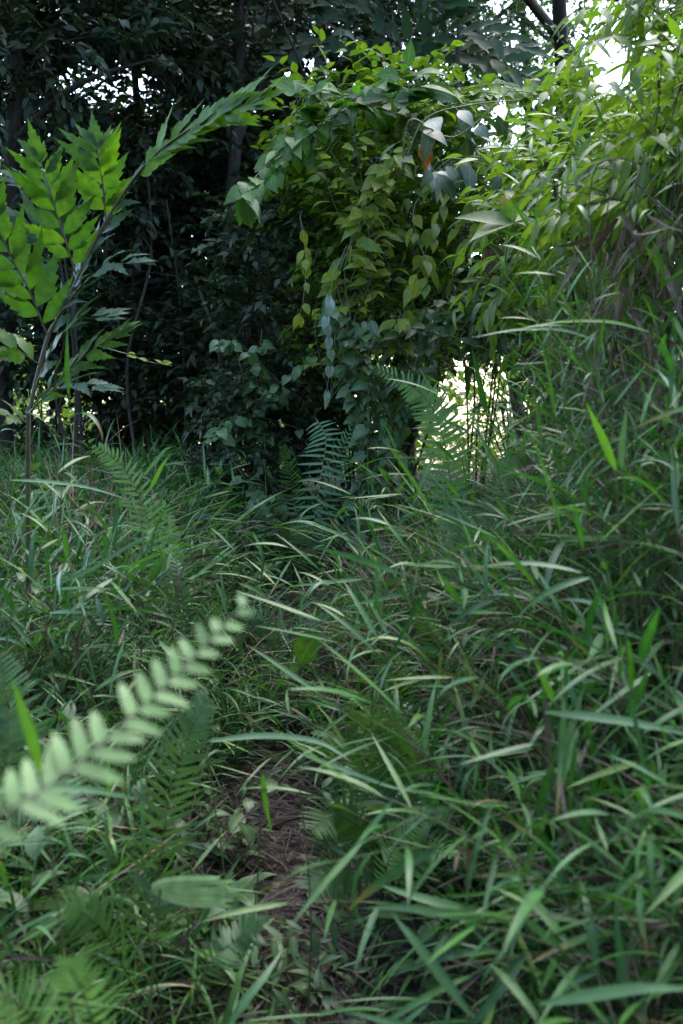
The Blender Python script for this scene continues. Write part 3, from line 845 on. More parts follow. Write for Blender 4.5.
M['hero'] = leaf_mat('long_grass_blade', [(.035, .11, .03), (.055, .14, .04)], trans=.35, rough=.42, spec=.4, rib=.35, spots=.15)
M['heropale'] = leaf_mat('pale_grass_blade', [(.06, .145, .05), (.085, .175, .065)], trans=.3, rough=.38, rib=.3, spots=.15)
M['herolime'] = leaf_mat('lime_grass_blade', [(.07, .20, .015), (.10, .24, .02)], trans=.5, rough=.4, rib=.3, spots=.1)
for lab, mat, hw, pts, face in (
        ('long green blade of grass lying flat across the dark path opening', 'hero', .011, [(205, 742, 2.0), (262, 736, 2.0), (318, 742, 1.95), (352, 762, 1.9)], (0, -.6, .9)),
        ('thin pale bent blade of grass arching over the dark fern', 'heropale', .006, [(296, 752, 1.9), (340, 768, 1.85), (388, 786, 1.8), (424, 794, 1.75)], (0, -.7, .7)),
        ('broad pale blade of grass, upper of the crossed pair beside the bare path', 'heropale', .011, [(505, 918, 1.55), (450, 906, 1.5), (410, 895, 1.5), (376, 884, 1.5)], (0, -.6, .9)),
        ('broad pale blade of grass, lower of the crossed pair beside the bare path', 'heropale', .010, [(508, 922, 1.52), (455, 915, 1.46), (405, 908, 1.44), (362, 908, 1.44)], (0, -.8, .7)),
        ('whitish blade of grass standing upright on the tall bank', 'heropale', .008, [(562, 772, 1.6), (568, 740, 1.6), (576, 712, 1.6), (586, 682, 1.6)], (-.3, -1, .3)),
        ('long pale blade of grass stretched level across the tall bank', 'heropale', .010, [(545, 712, 1.45), (600, 718, 1.42), (650, 726, 1.4), (720, 742, 1.4)], (0, -.7, .7)),
        ('wide green blade of grass slanting down beside the bare path end', 'hero', .011, [(470, 1015, 1.3), (440, 975, 1.32), (412, 938, 1.34), (392, 914, 1.36)], (.3, -.8, .6)),
        ('wide pale blade of grass in the bottom corner of the tall bank', 'heropale', .010, [(540, 1004, 1.15), (600, 994, 1.12), (650, 988, 1.1), (720, 990, 1.1)], (0, -.7, .8)),
        ('blurred lime green blade standing behind the pale fern frond', 'herolime', .0085, [(40, 772, 1.05), (32, 740, 1.05), (22, 710, 1.05), (12, 678, 1.05)], (.4, -1, .2)),
        ('lime green blade slanting in the open at the top of the tall bank', 'herolime', .010, [(616, 470, 1.75), (606, 446, 1.75), (596, 424, 1.75), (586, 402, 1.75)], (-.3, -1, .2)),
        ('pale upright blade next to the lime green blade on the tall bank', 'heropale', .009, [(622, 468, 1.8), (622, 446, 1.8), (624, 428, 1.8), (626, 406, 1.8)], (-.3, -1, .2)),
        ('long pale blade reaching level in front of the bright gap shrub', 'heropale', .007, [(596, 340, 2.2), (560, 330, 2.2), (515, 330, 2.15), (470, 338, 2.1)], (0, -.7, .7)),
        ('second level blade above the tall bank, fresh lime green', 'herolime', .007, [(650, 332, 2.1), (610, 322, 2.1), (560, 322, 2.1), (515, 330, 2.05)], (0, -.7, .7)),
        ('green blade leaning over the path from the low corner bank', 'hero', .010, [(226, 1030, 1.5), (246, 1000, 1.52), (266, 975, 1.55), (284, 948, 1.6)], (-.3, -.8, .5)),
        ('short lime blade hanging in the dark path opening', 'herolime', .008, [(262, 772, 2.1), (264, 790, 2.1), (267, 810, 2.1), (272, 834, 2.1)], (0, -1, .2)),
        ('pale level blade crossing under the blurred fern frond', 'heropale', .009, [(-20, 792, 1.25), (40, 788, 1.27), (90, 790, 1.3), (140, 800, 1.32)], (0, -.7, .7)),
        ('long green blade arching from the low bank toward the path', 'hero', .008, [(40, 590, 2.4), (90, 570, 2.4), (130, 545, 2.4), (180, 520, 2.4)], (0, -.8, .6)),
        ('long pale blade lying over the low bank near the light green ferns', 'heropale', .008, [(10, 480, 2.6), (50, 482, 2.6), (90, 488, 2.6), (130, 500, 2.6)], (0, -.7, .8)),
        ('tall pale blade bent at the crest of the low bank', 'heropale', .008, [(140, 480, 2.9), (155, 462, 2.9), (165, 450, 2.9), (172, 447, 2.9)], (0, -1, .3)),
        ('lime blade upright at the crest of the low bank', 'herolime', .009, [(150, 490, 2.9), (156, 478, 2.9), (162, 466, 2.9), (170, 454, 2.9)], (0, -1, .3))):
    q = np.array([P(*a) for a in pts])
    b = q[0] + np.array([U(-.1, .1), U(.02, .15), 0]); b[2] = ground_z(b[0], b[1])
    t = thing('grass_shoot', lab, 'grass shoot', b)
    m1, m2 = MB(), MB()
    curve_blade(m1, q, hw * .72, face)
    c, _ = curve([b, b * .5 + q[0] * .5 + np.array([.02, .01, .03]), q[0]], 12)
    tubes(m2, c[None], np.linspace(.0022, .0014, 12)[None], 5)
    m1.build('blade', M[mat], t, origin=b); m2.build('stalk', M['culm'], t, origin=b)

# pale torn leaf by the upright fern
q0 = P(160, 890, 1.52)
b = q0 + np.array([-.03, .05, 0]); b[2] = ground_z(b[0], b[1])
t = thing('torn_leaf', 'pale folded leaf with a torn fringed end beside the upright fern', 'leaf', b)
m1, m2 = MB(), MB()
for k in range(9):
    v = (k - 4) / 4
    curve_blade(m1, [P(152, 888 + v * 2, 1.53), P(166, 889 + v * 9, 1.52), P(188, 891 + v * 13, 1.5), P(212, 891 + v * 14 + rng.normal(0, 1), 1.49), P(232 + rng.normal(0, 4), 893 + v * 15 + rng.normal(0, 2), 1.49 - .02 * abs(v))], .0036, (0, -.75, .65), prof=np.array([1, 1, 1, 1, .9, .3]), fold=.15, m=10)
c, _ = curve([b, b * .5 + q0 * .5 + np.array([-.02, 0, .02]), q0], 10)
tubes(m2, c[None], np.linspace(.003, .002, 10)[None], 5)
m1.build('leaf', M['paleskylit'], t, origin=b); m2.build('stalk', M['culm'], t, origin=b)

# round veined leaf low beside the path
q0 = P(300, 664, 3.5)
b = q0 + np.array([-.02, .05, 0]); b[2] = ground_z(b[0], b[1])
t = thing('herb_plant', 'single herb with one big oval veined leaf low beside the middle of the path', 'herb', b)
m1, m2 = MB(), MB()
curve_blade(m1, [q0, P(306, 650, 3.48), P(314, 640, 3.46), P(324, 632, 3.46)], .048, (-.2, -1, .4), prof=OVATE, fold=.15)
curve_blade(m1, [q0, P(290, 668, 3.45), P(278, 664, 3.42)], .02, (-.2, -1, .6), prof=OVATE, fold=.15)
c, _ = curve([b, b * .5 + q0 * .5, q0], 8)
tubes(m2, c[None], np.full(8, .002)[None], 5)
m1.build('leaf', M['broad'], t, origin=b); m2.build('stem', M['greenstem'], t, origin=b)


# ------------------------------------------------------------------ fishtail palm
def fish_leaflets(mb, pos, tan, npair, pl, hw, face, ang=.85, u0=.1, taper=.35, jit=.12, end=True):
    u = np.linspace(u0, .97, npair)
    idx = u * (len(pos) - 1); i = np.clip(idx.astype(int), 0, len(pos) - 2); f = (idx - i)[:, None]
    C = pos[i] * (1 - f) + pos[i + 1] * f; T = nrm(tan[i] * (1 - f) + tan[i + 1] * f)
    fc = np.broadcast_to(np.asarray(face, float), T.shape)
    Nn = nrm(fc - (fc * T).sum(-1, keepdims=True) * T); S = np.cross(T, Nn)
    size = (.8 + .2 * np.sin(u * 3.1)) * (1 - taper * np.clip((u - .5) / .5, 0, 1))
    step = np.linalg.norm(C[1] - C[0])
    for sg in (1, -1):
        a = ang + rng.normal(0, jit, npair) - .3 * u
        d = nrm(T * np.cos(a)[:, None] + sg * S * np.sin(a)[:, None] + Nn * rng.normal(0, .13, npair)[:, None])
        n = nrm(Nn - (Nn * d).sum(-1, keepdims=True) * d)
        c = C + (0 if sg > 0 else .5) * step * T
        pr, sh = (FISH, FISH_SH) if sg > 0 else (FISH[:, ::-1], FISH_SH[:, ::-1])
        ribbons(mb, c, d, n, pl * size * U(.85, 1.15, npair), hw * size * U(.85, 1.15, npair), pr, rng.normal(.3, .3, npair), fold=.18, wave=.10, shift=sh, twist=rng.normal(0, .35, npair))
    if end:
        d = T[-1:]; n = Nn[-1:]
        ribbons(mb, C[-1:], d, n, np.array([pl * .8]), np.array([hw * .8]), FISH, np.array([.2]), fold=.1, shift=FISH_SH)


def fish_frond(root, pts, npair, pl, hw, face, mat='fishtail', **kw):
    org = np.array(root.location)
    pos, tan = curve(pts, 30)
    a, r = MB(), MB()
    fish_leaflets(a, pos, tan, npair, pl, hw, face, **kw)
    tubes(r, pos[None], np.linspace(.0035, .0012, 30)[None], 5)
    o = a.build('frond', M[mat], root, origin=org)
    r.build('rachis', M['rachis'], o, origin=org)
    return o


D = 3.2
b = P(22, 520, D); b[2] = ground_z(b[0], b[1])
fp = thing('fishtail_palm', 'young fishtail palm with big bright green ragged leaflets above the low grass bank', 'palm', b)
st = MB()
pos, tan = curve([b, P(28, 440, D), P(32, 400, D), P(48, 337, D), P(62, 311, D), P(105, 223, D - .05), P(145, 165, D - .1), P(185, 132, D - .2), P(222, 114, D - .3), P(250, 102, D - .36)], 60)
tubes(st, pos[None], np.linspace(.009, .0016, 60)[None], 7)
st.build('stem', M['rachis'], fp, origin=b)
fish_frond(fp, [P(48, 337, D), P(30, 292, D - .05), P(8, 250, D - .1), P(-14, 190, D - .15)], 8, .185, .035, (.25, -1, .2))
fish_frond(fp, [P(76, 275, D), P(64, 236, D - .04), P(50, 192, D - .08), P(40, 160, D - .1)], 8, .16, .032, (.1, -1, .15))
fish_frond(fp, [P(106, 224, D), P(104, 195, D - .03), P(100, 165, D - .06), P(97, 147, D - .06)], 7, .15, .031, (.05, -1, .15))
fish_frond(fp, [P(40, 365, D), P(15, 350, D - .06), P(-15, 348, D - .1), P(-40, 352, D - .14)], 5, .15, .031, (.1, -.8, .6))
fish_frond(fp, [P(34, 404, D), P(60, 378, D - .05), P(90, 352, D - .1), P(116, 336, D - .13)], 6, .13, .024, (-.2, -.8, .8), mat='fishtail', ang=.7)
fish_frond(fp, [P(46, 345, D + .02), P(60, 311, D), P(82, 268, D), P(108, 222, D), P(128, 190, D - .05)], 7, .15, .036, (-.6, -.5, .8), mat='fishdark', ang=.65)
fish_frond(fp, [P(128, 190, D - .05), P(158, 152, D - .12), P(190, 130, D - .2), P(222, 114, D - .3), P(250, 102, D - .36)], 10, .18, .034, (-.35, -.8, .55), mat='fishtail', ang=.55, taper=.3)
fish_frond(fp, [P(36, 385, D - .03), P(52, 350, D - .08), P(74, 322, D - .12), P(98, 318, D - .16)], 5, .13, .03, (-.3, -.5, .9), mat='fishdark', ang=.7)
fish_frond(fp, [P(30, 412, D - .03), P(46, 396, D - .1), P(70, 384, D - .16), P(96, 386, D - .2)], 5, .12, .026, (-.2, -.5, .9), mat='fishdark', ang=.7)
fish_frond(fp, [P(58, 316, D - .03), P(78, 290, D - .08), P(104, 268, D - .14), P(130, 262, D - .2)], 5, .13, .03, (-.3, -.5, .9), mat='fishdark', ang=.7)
fish_frond(fp, [P(30, 425, D), P(10, 415, D - .06), P(-12, 418, D - .12), P(-30, 430, D - .16)], 5, .1, .026, (.1, -.6, .8))


# paler ones farther back, same kind
def back_fish(label, base, fronds, pl, hw, mat='fishdark', np_=7):
    t = thing('fishtail_palm', label, 'palm', base)
    s = MB(); org = np.array(base)
    for q in fronds:
        pts = [P(*a) for a in q]
        fish_frond(t, pts, np_, pl, hw, (0, -.75, .7), mat=mat)
        c, _ = curve([base, (np.array(base) + pts[0]) / 2 + np.array([.05, 0, .1]), pts[0]], 14)
        tubes(s, c[None], np.linspace(.014, .005, 14)[None], 5)
    s.build('stem', M['bark'], t, origin=org)
    return t


bx, by = -1.62, 6.0
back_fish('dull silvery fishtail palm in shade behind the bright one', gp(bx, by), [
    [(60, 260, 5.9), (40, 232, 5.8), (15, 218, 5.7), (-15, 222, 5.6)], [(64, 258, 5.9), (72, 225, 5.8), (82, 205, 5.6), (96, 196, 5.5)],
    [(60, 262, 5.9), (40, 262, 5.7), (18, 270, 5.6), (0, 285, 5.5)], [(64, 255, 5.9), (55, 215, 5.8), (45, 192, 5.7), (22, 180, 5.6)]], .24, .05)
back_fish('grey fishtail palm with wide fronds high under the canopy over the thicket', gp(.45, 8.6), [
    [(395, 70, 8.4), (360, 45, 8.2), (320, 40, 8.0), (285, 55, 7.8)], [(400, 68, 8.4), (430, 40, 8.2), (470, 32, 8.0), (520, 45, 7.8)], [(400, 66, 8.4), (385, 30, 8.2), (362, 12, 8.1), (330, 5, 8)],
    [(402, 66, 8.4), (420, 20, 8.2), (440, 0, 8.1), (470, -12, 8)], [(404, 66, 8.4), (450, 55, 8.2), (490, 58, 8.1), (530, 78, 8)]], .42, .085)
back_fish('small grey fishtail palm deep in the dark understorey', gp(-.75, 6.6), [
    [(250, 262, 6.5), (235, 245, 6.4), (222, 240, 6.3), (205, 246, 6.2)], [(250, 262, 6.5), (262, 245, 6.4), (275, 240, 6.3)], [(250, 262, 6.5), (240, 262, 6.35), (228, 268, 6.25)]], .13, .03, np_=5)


# ------------------------------------------------------------------ vines and shrubs of the central thicket
def vine(label, pts, nl, ll, lw, prof, mat, hang=.5, ang=1.0, shift=None, group=None, tw=.003, stem='greenstem', cat='vine', name='climbing_vine', strands=1, jit=.12, fold=.22):
    base = np.array(pts[0])
    base_g = base.copy()
    t = thing(name, label, cat, base_g, group=group)
    lf, st = MB(), MB()
    for s in range(strands):
        q = np.array(pts, float) + (rng.normal(0, jit, (len(pts), 3)) if s else 0)
        q[0] = pts[0]
        pos, tan = curve(q, 40)
        tubes(st, pos[None], np.linspace(tw, tw * .5, 40)[None], 4)
        u = np.sort(U(.08, 1, nl)); i = (u * 39).astype(int)
        az = U(0, 6.28, nl)
        side = dirs(az, np.zeros(nl))
        side[:, 1] -= .5
        d = nrm(tan[i] * math.cos(ang) + side * math.sin(ang) + np.array([0, 0, -hang]))
        d, n = frame(d, U(-.6, .6, nl), up=(0, -.8, .8))
        pet = d * ll * .25
        c2 = np.stack([pos[i], pos[i] + pet], 1)
        tubes(st, c2, np.array([tw * .3, tw * .25])[None], 3)
        ribbons(lf, pos[i] + pet, d, n, ll * U(.65, 1.2, nl), lw * U(.7, 1.15, nl), prof, U(.1, .9, nl), fold=fold, shift=None if shift is None else np.stack([shift, shift], 1))
    lf.build('foliage', M[mat], t, origin=base_g); st.build('stem', M[stem], t, origin=base_g)
    return t


vine('yellow leaved vine climbing across the middle of the thicket face', [P(330, 400, 5.6), P(350, 330, 5.5), P(372, 270, 5.45), P(360, 200, 5.4), P(330, 150, 5.4)], 40, .11, .026, LANCE, 'vineyellow', hang=.5, strands=4, jit=.13, tw=.003)
vine('pale green vine trailing from the thicket top beside the sky gap', [P(560, 110, 5.3), P(530, 150, 5.25), P(500, 190, 5.2), P(470, 240, 5.2)], 40, .10, .026, OVATE, 'vineyellow', hang=.5, strands=3, jit=.14, tw=.003)
vine('small leaved creeper curtain hanging to the ground on the bright side of the column', [P(440, 300, 5.5), P(420, 360, 5.4), P(395, 430, 5.35), P(380, 500, 5.3)], 60, .06, .02, HEART, 'heart', shift=HEART_SH, strands=5, jit=.1, hang=.7, tw=.002)
T0 = 5.75  # depth of the thicket face


def up(px0, px1, py1, d0, d1, kink=12, n=4):
    """a climbing line from the ground under px0 up to (px1, py1)"""
    a = P(px0, 530, d0); a[2] = ground_z(a[0], a[1]) - .02
    e = P(px1, py1, d1)
    q = [a]
    for k in range(1, n):
        f = k / n
        w = a * (1 - f) + e * f
        q.append(w + np.array([rng.normal(0, kink / FPX * d0), rng.normal(0, .06), 0]))
    q.append(e)
    return q


vine('heart leaved creeper draping the foot of the vine column', up(365, 345, 300, 5.3, 5.35), 46, .085, .036, HEART, 'heart', shift=HEART_SH, strands=5, jit=.1, hang=.9)
vine('heart leaved creeper trailing on the dark side of the vine column', up(300, 262, 330, 5.7, 5.8), 40, .075, .03, HEART, 'heart', shift=HEART_SH, strands=5, jit=.16, hang=.9)
vine('pale silver leaved vine hanging in a single string down the column', [P(347, 245, 5.1), P(333, 280, 5.05), P(327, 320, 5.0), P(331, 360, 5.0), P(324, 402, 4.95)], 8, .085, .026, HEART, 'silver', shift=HEART_SH, hang=2.2, ang=.6, tw=.002)
vine('yellow green vine hanging beside the silver string vine', [P(300, 215, 5.2), P(306, 260, 5.15), P(303, 300, 5.1), P(298, 322, 5.1)], 12, .085, .022, OVATE, 'vineyellow', hang=1.2, tw=.002)
vine('yellow leaved liana looping up through the middle of the thicket', [P(352, 330, 5.4), P(345, 270, 5.35), P(360, 215, 5.3), P(380, 180, 5.25), P(400, 150, 5.2)], 26, .15, .032, LANCE, 'vineyellow', hang=.9, strands=2, jit=.05, tw=.004)
vine('yellow leaved liana trailing down the bright side of the thicket', [P(452, 160, 5.4), P(440, 210, 5.35), P(424, 255, 5.3), P(405, 310, 5.3), P(400, 340, 5.2)], 22, .12, .028, LANCE, 'vineyellow', hang=.9, strands=2, jit=.06, tw=.003)
vine('lance leaved vine over the trunk gap, one leaf tipped orange', [P(370, 350, 5.3), P(410, 335, 5.2), P(450, 318, 5.1), P(500, 330, 5.0)], 34, .12, .022, LANCE, 'mid', hang=.25, strands=3, jit=.1, tw=.003)
vine('broad leaved vine crowning the top of the thicket', [P(300, 160, 5.6), P(330, 120, 5.45), P(370, 90, 5.3), P(420, 85, 5.2)], 26, .19, .05, OVATE, 'broad', hang=.15, strands=3, jit=.12, tw=.005)
vine('broad leaved vine spilling over the dark side of the thicket', [P(345, 110, 5.5), P(310, 125, 5.4), P(280, 150, 5.3), P(262, 185, 5.2)], 24, .15, .042, OVATE, 'broad', hang=.5, strands=2, jit=.1, tw=.005)
vine('yellow green vine running along the top toward the bright sky gap', [P(400, 120, 5.6), P(450, 105, 5.5), P(500, 95, 5.45), P(560, 100, 5.4)], 34, .12, .035, OVATE, 'vineyellow', hang=.2, strands=3, jit=.1, tw=.004)
vine('dark glossy vine with large drooping leaves high on the thicket', [P(402, 170, 5.0), P(425, 120, 4.95), P(470, 105, 4.9), P(520, 100, 4.85)], 8, .19, .044, OVATE, 'gloss', hang=.9, strands=2, jit=.08, tw=.005, fold=.1)
vine('dark glossy vine with hanging leaves in the middle of the thicket top', [P(420, 190, 5.1), P(450, 160, 5.0), P(490, 160, 4.9), P(560, 190, 4.8)], 9, .16, .038, OVATE, 'gloss', hang=1.4, strands=2, jit=.08, tw=.005, fold=.1)
vine('thin bare liana with sparse small leaves reaching over the dark gap', [P(95, 345, 4.4), P(130, 355, 4.4), P(150, 362, 4.45), P(172, 366, 4.5)], 7, .05, .012, LANCE, 'vineyellow', hang=-.3, tw=.0025)

# single leaves that stand out, each on its own short vine
for lab, pts, mat, ll, lw in (
        ('dying orange brown leaf hanging on a thin vine in the thicket top', [(421, 130, 5.0), (424, 142, 5.0)], 'orange', .15, .042),
        ('withered grey brown leaf hanging below the bright green sprig', [(488, 235, 4.2), (490, 244, 4.2)], 'brownleaf', .16, .055)):
    p0, p1 = P(*pts[0]), P(*pts[1])
    t = thing('withered_leaf', lab, 'dead leaf', p0)
    m1, m2 = MB(), MB()
    tubes(m2, np.stack([p0, (p0 + p1) / 2, p1])[None], np.array([.0015] * 3)[None], 4)
    d, n = frame(np.array([[.1, -.1, -1.]]), np.array([.4]), up=(0, -1, .1))
    ribbons(m1, p1[None], d, n, np.array([ll]), np.array([lw]), OVATE, np.array([.3]), fold=.25, wave=.25)
    m1.build('leaf', M[mat], t, origin=p0); m2.build('stalk', M['twig'], t, origin=p0)

# bright sprig
p0 = P(505, 262, 3.6)
t = thing('leafy_sprig', 'bright green sprig of four large smooth leaves standing out before the grey shrub', 'sprig', p0)
m1, m2 = MB(), MB()
pos, tan = curve([p0, P(508, 240, 3.55), P(514, 222, 3.5)], 12)
tubes(m2, pos[None], np.linspace(.003, .0018, 12)[None], 5)
tip = pos[-1]
tg = np.array([P(458, 213, 3.4), P(470, 232, 3.35), P(502, 195, 3.5), P(540, 228, 3.45), P(528, 208, 3.6)])
d = nrm(tg - tip); L = np.linalg.norm(tg - tip, axis=1)
d, n = frame(d, np.array([.2, -.2, .5, .3, .1]), up=(0, -.6, .8))
ribbons(m1, np.repeat(tip[None], 5, 0), d, n, L * 1.02, L * np.array([.17, .17, .3, .24, .22]), OVATE, np.array([.2, .3, .1, .3, .2]), fold=.2)
m1.build('leaf_whorl', M['fishtail'], t, origin=p0); m2.build('stem', M['greenstem'], t, origin=p0)


# shrubs: stems plus sprigs of leaves filling a volume
def shrub(label, base, cen, rad, ns, L, nl, ll, lw, prof, mat, nstem=6, hang=.05, bend=(.3, 1.3), name='shrub', cat='shrub', group=None, tw=.0022, shell=.35, stemr=.009, el=(-.6, 1.2), ang=.9, roll=.85, fold=.22):
    base = np.array(base, float); cen = np.array(cen, float); rad = np.array(rad, float)
    t = thing(name, label, cat, base, group=group)
    lf, tg, st = MB(), MB(), MB()
    v = nrm(rng.normal(0, 1, (ns, 3))) * (U(shell, 1, ns) ** .6)[:, None]
    p = cen + v * rad
    az = np.arctan2(v[:, 1], v[:, 0]) + rng.normal(0, .8, ns)
    ok = open_sky(p, .3); p, az = p[ok], az[ok]; ns = len(p)
    d = dirs(az, U(*el, ns))
    ok = open_sky(p + d * L * .8, .3); p, d = p[ok], d[ok]; ns = len(p)
    sprigs(lf, tg, p, d, U(L * .6, L * 1.2, ns), U(*bend, ns), nl, np.full(ns, ll), np.full(ns, lw), prof, hang=hang, tw=tw, ang=ang, roll=roll, fold=fold, jit=.55)
    for k in range(nstem):
        e = cen + nrm(rng.normal(0, 1, (1, 3)))[0] * rad * .75
        s0 = base + np.array([rng.normal(0, .06), rng.normal(0, .06), -.03])
        mid = (s0 * .55 + e * .45) + np.array([rng.normal(0, .12), rng.normal(0, .12), .1])
        pos, _ = curve([s0, mid, e], 16)
        tubes(st, pos[None], np.linspace(stemr, stemr * .35, 16)[None], 5)
    lf.build('foliage', M[mat], t, origin=base); tg.build('twig', M['twig'], t, origin=base); st.build('stem', M['bark'], t, origin=base)
    return t


# main body of the thicket
shrub('dense small leaved shrub forming the core of the vine column', gp(.12, 6.0), P(375, 330, 6.1), (.42, .35, .95), 420, .3, 9, .085, .02, LANCE4, 'thick', nstem=9)
shrub('leafy shrub at the top of the vine column', gp(.2, 6.2), P(400, 165, 6.1), (.75, .4, .6), 420, .32, 8, .11, .03, LANCE4, 'thick', nstem=7)
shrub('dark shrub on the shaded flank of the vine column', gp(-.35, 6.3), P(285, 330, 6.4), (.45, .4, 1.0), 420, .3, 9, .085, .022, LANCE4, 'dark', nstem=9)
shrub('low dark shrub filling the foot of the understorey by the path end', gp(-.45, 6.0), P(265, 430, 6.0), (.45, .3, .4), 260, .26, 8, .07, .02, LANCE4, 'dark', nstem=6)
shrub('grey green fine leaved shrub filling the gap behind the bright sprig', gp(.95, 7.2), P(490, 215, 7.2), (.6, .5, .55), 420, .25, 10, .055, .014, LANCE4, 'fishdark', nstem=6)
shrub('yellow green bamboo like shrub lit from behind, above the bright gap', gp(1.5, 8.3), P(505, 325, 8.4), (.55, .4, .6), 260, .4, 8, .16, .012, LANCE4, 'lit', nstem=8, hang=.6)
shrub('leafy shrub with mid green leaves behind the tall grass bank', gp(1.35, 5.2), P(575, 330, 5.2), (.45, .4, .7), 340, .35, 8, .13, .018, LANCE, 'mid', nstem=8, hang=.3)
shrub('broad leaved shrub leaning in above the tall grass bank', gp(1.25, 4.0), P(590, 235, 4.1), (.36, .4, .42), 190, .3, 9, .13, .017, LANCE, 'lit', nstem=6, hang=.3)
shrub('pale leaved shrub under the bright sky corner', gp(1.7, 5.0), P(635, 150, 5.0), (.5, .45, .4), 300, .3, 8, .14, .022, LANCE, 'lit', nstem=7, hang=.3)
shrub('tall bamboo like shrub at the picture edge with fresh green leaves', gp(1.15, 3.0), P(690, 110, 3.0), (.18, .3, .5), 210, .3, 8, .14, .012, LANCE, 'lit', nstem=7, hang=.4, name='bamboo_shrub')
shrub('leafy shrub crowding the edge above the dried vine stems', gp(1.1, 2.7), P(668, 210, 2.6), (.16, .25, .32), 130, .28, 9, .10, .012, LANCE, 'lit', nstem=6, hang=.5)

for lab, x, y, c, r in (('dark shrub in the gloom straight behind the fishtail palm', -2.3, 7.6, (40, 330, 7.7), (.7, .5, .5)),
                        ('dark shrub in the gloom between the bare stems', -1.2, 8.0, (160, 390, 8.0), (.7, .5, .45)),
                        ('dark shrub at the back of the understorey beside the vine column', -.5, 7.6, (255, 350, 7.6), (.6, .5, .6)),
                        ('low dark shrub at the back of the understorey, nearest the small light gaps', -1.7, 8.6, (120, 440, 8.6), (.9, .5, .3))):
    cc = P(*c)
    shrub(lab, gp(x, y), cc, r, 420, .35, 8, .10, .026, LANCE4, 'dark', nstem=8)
for lab, x, y, c, r in (('dark shrub under the bright sky corner behind the tall grass', 2.2, 6.6, (640, 300, 6.6), (.7, .5, .8)),
                        ('thin dark shrub standing in the light beside the bright gap', 1.9, 7.0, (592, 410, 7.0), (.28, .4, .4))):
    shrub(lab, gp(x, y), P(*c), r, 320, .35, 8, .12, .022, LANCE4, 'mid', nstem=8)

openings = GAPS; GAPS = []
shrub('yellow green sapling shining in the bright gap', gp(1.45, 10.5), P(482, 392, 10.5), (.5, .4, .4), 26, .4, 8, .12, .03, LANCE4, 'lit', nstem=4, stemr=.006)
shrub('lace of thin leafy twigs across the sky opening above the fishtail palm', gp(-2.3, 10.0), P(112, 80, 10.0), (.6, .4, .28), 60, .4, 8, .10, .024, LANCE4, 'dark', nstem=5, stemr=.012)
GAPS = openings

# dried stems hanging at the right edge
b = gp(1.02, 2.45)
t = thing('dry_stem_tangle', 'tangle of dried brown vine stems hanging from the shrub at the picture edge', 'dry vine', b)
st, lf = MB(), MB()
for k in range(22):
    x0 = rng.normal(648, 22); a = P(x0, U(150, 260), U(2.2, 2.7)); e = P(x0 + rng.normal(-6, 34), U(330, 540), U(2.1, 2.6))
    pos, _ = curve([a, a * .75 + e * .25 + rng.normal(0, .03, 3), a * .5 + e * .5 + rng.normal(0, .045, 3), a * .25 + e * .75 + rng.normal(0, .05, 3), e], 16)
    tubes(st, pos[None], np.full(16, U(.0007, .002))[None], 4)
n = 150
px = rng.normal(645, 24, n); py = U(200, 540, n); q = np.array([P(a, c, U(2.15, 2.6)) for a, c in zip(px, py)])
d, nn = frame(dirs(U(0, 6.28, n), U(-1.5, -.3, n)), U(-2, 2, n))
ribbons(lf, q, d, nn, U(.08, .22, n), U(.003, .009, n), np.array([.5, 1, .9, .7, .4, .05]), U(0, 1.5, n), fold=.5, twist=U(-3, 3, n))
st.build('stem', M['drystem'], t, origin=b); lf.build('dead_foliage', M['dry'], t, origin=b)


# ------------------------------------------------------------------ understorey stems and trees
def tree(label, base, h, lean, crown, nclump, per, ll, lw, mat, tr=.09, group=None, L=.55, nl=12, hang=.1, nbr=9, name='tree', prof=OVATE3, cr=.5):
    """crown: (centre xyz, radii xyz) in world space"""
    base = np.array(base, float); base[2] -= .05
    cen, rad = np.array(crown[0], float), np.array(crown[1], float)
    t = thing(name, label, 'tree', base, group=group)
    tk, br, lf, tg = MB(), MB(), MB(), MB()
    top = base + np.array([lean[0], lean[1], h])
    pos, _ = curve([base, base * .66 + top * .34 + rng.normal(0, .1, 3) * [1, 1, 0], base * .3 + top * .7 + rng.normal(0, .12, 3) * [1, 1, 0], top], 26)
    fl = np.linspace(tr, tr * .35, 26); fl[0] *= 1.5; fl[1] *= 1.15
    tubes(tk, pos[None], fl[None], 10)
    v = nrm(rng.normal(0, 1, (nclump, 3))) * (U(.15, 1, nclump) ** .5)[:, None]
    cc = cen + v * rad
    for k in range(min(nbr, nclump)):
        i = rng.integers(10, 25)
        e = cc[k]
        c, _ = curve([pos[i], pos[i] * .5 + e * .5 + np.array([0, 0, .12]) + rng.normal(0, .1, 3), e], 12)
        tubes(br, c[None], np.linspace(tr * .4, tr * .08, 12)[None], 6)
    p = np.repeat(cc, per, 0) + rng.normal(0, cr * .55, (nclump * per, 3)) * np.array([1, 1, .7])
    ok = open_sky(p); p = p[ok]
    n = len(p)
    out = p - np.repeat(cc, per, 0)[ok]
    d = nrm(out + np.array([0, 0, .15]) + rng.normal(0, .25, (n, 3)))
    ok = open_sky(p + d * L * .8) & open_sky(p + d * L * .4); p, d = p[ok], d[ok]; n = len(p)
    sprigs(lf, tg, p, d, U(L * .6, L * 1.2, n), U(.2, 1.2, n), nl, np.full(n, ll), np.full(n, lw), prof, hang=hang, tw=.003, seg=4, roll=1.1, jit=.6)
    tk.build('trunk', M['bark'], t, origin=base); br.build('branch', M['bark'], t, origin=base)
    c = lf.build('crown', M[mat], t, origin=base); tg.build('twig', M['twig'], c, origin=base)
    return t


def W(px, py, d, rx, ry, rz):
    return (P(px, py, d), (rx, ry, rz))


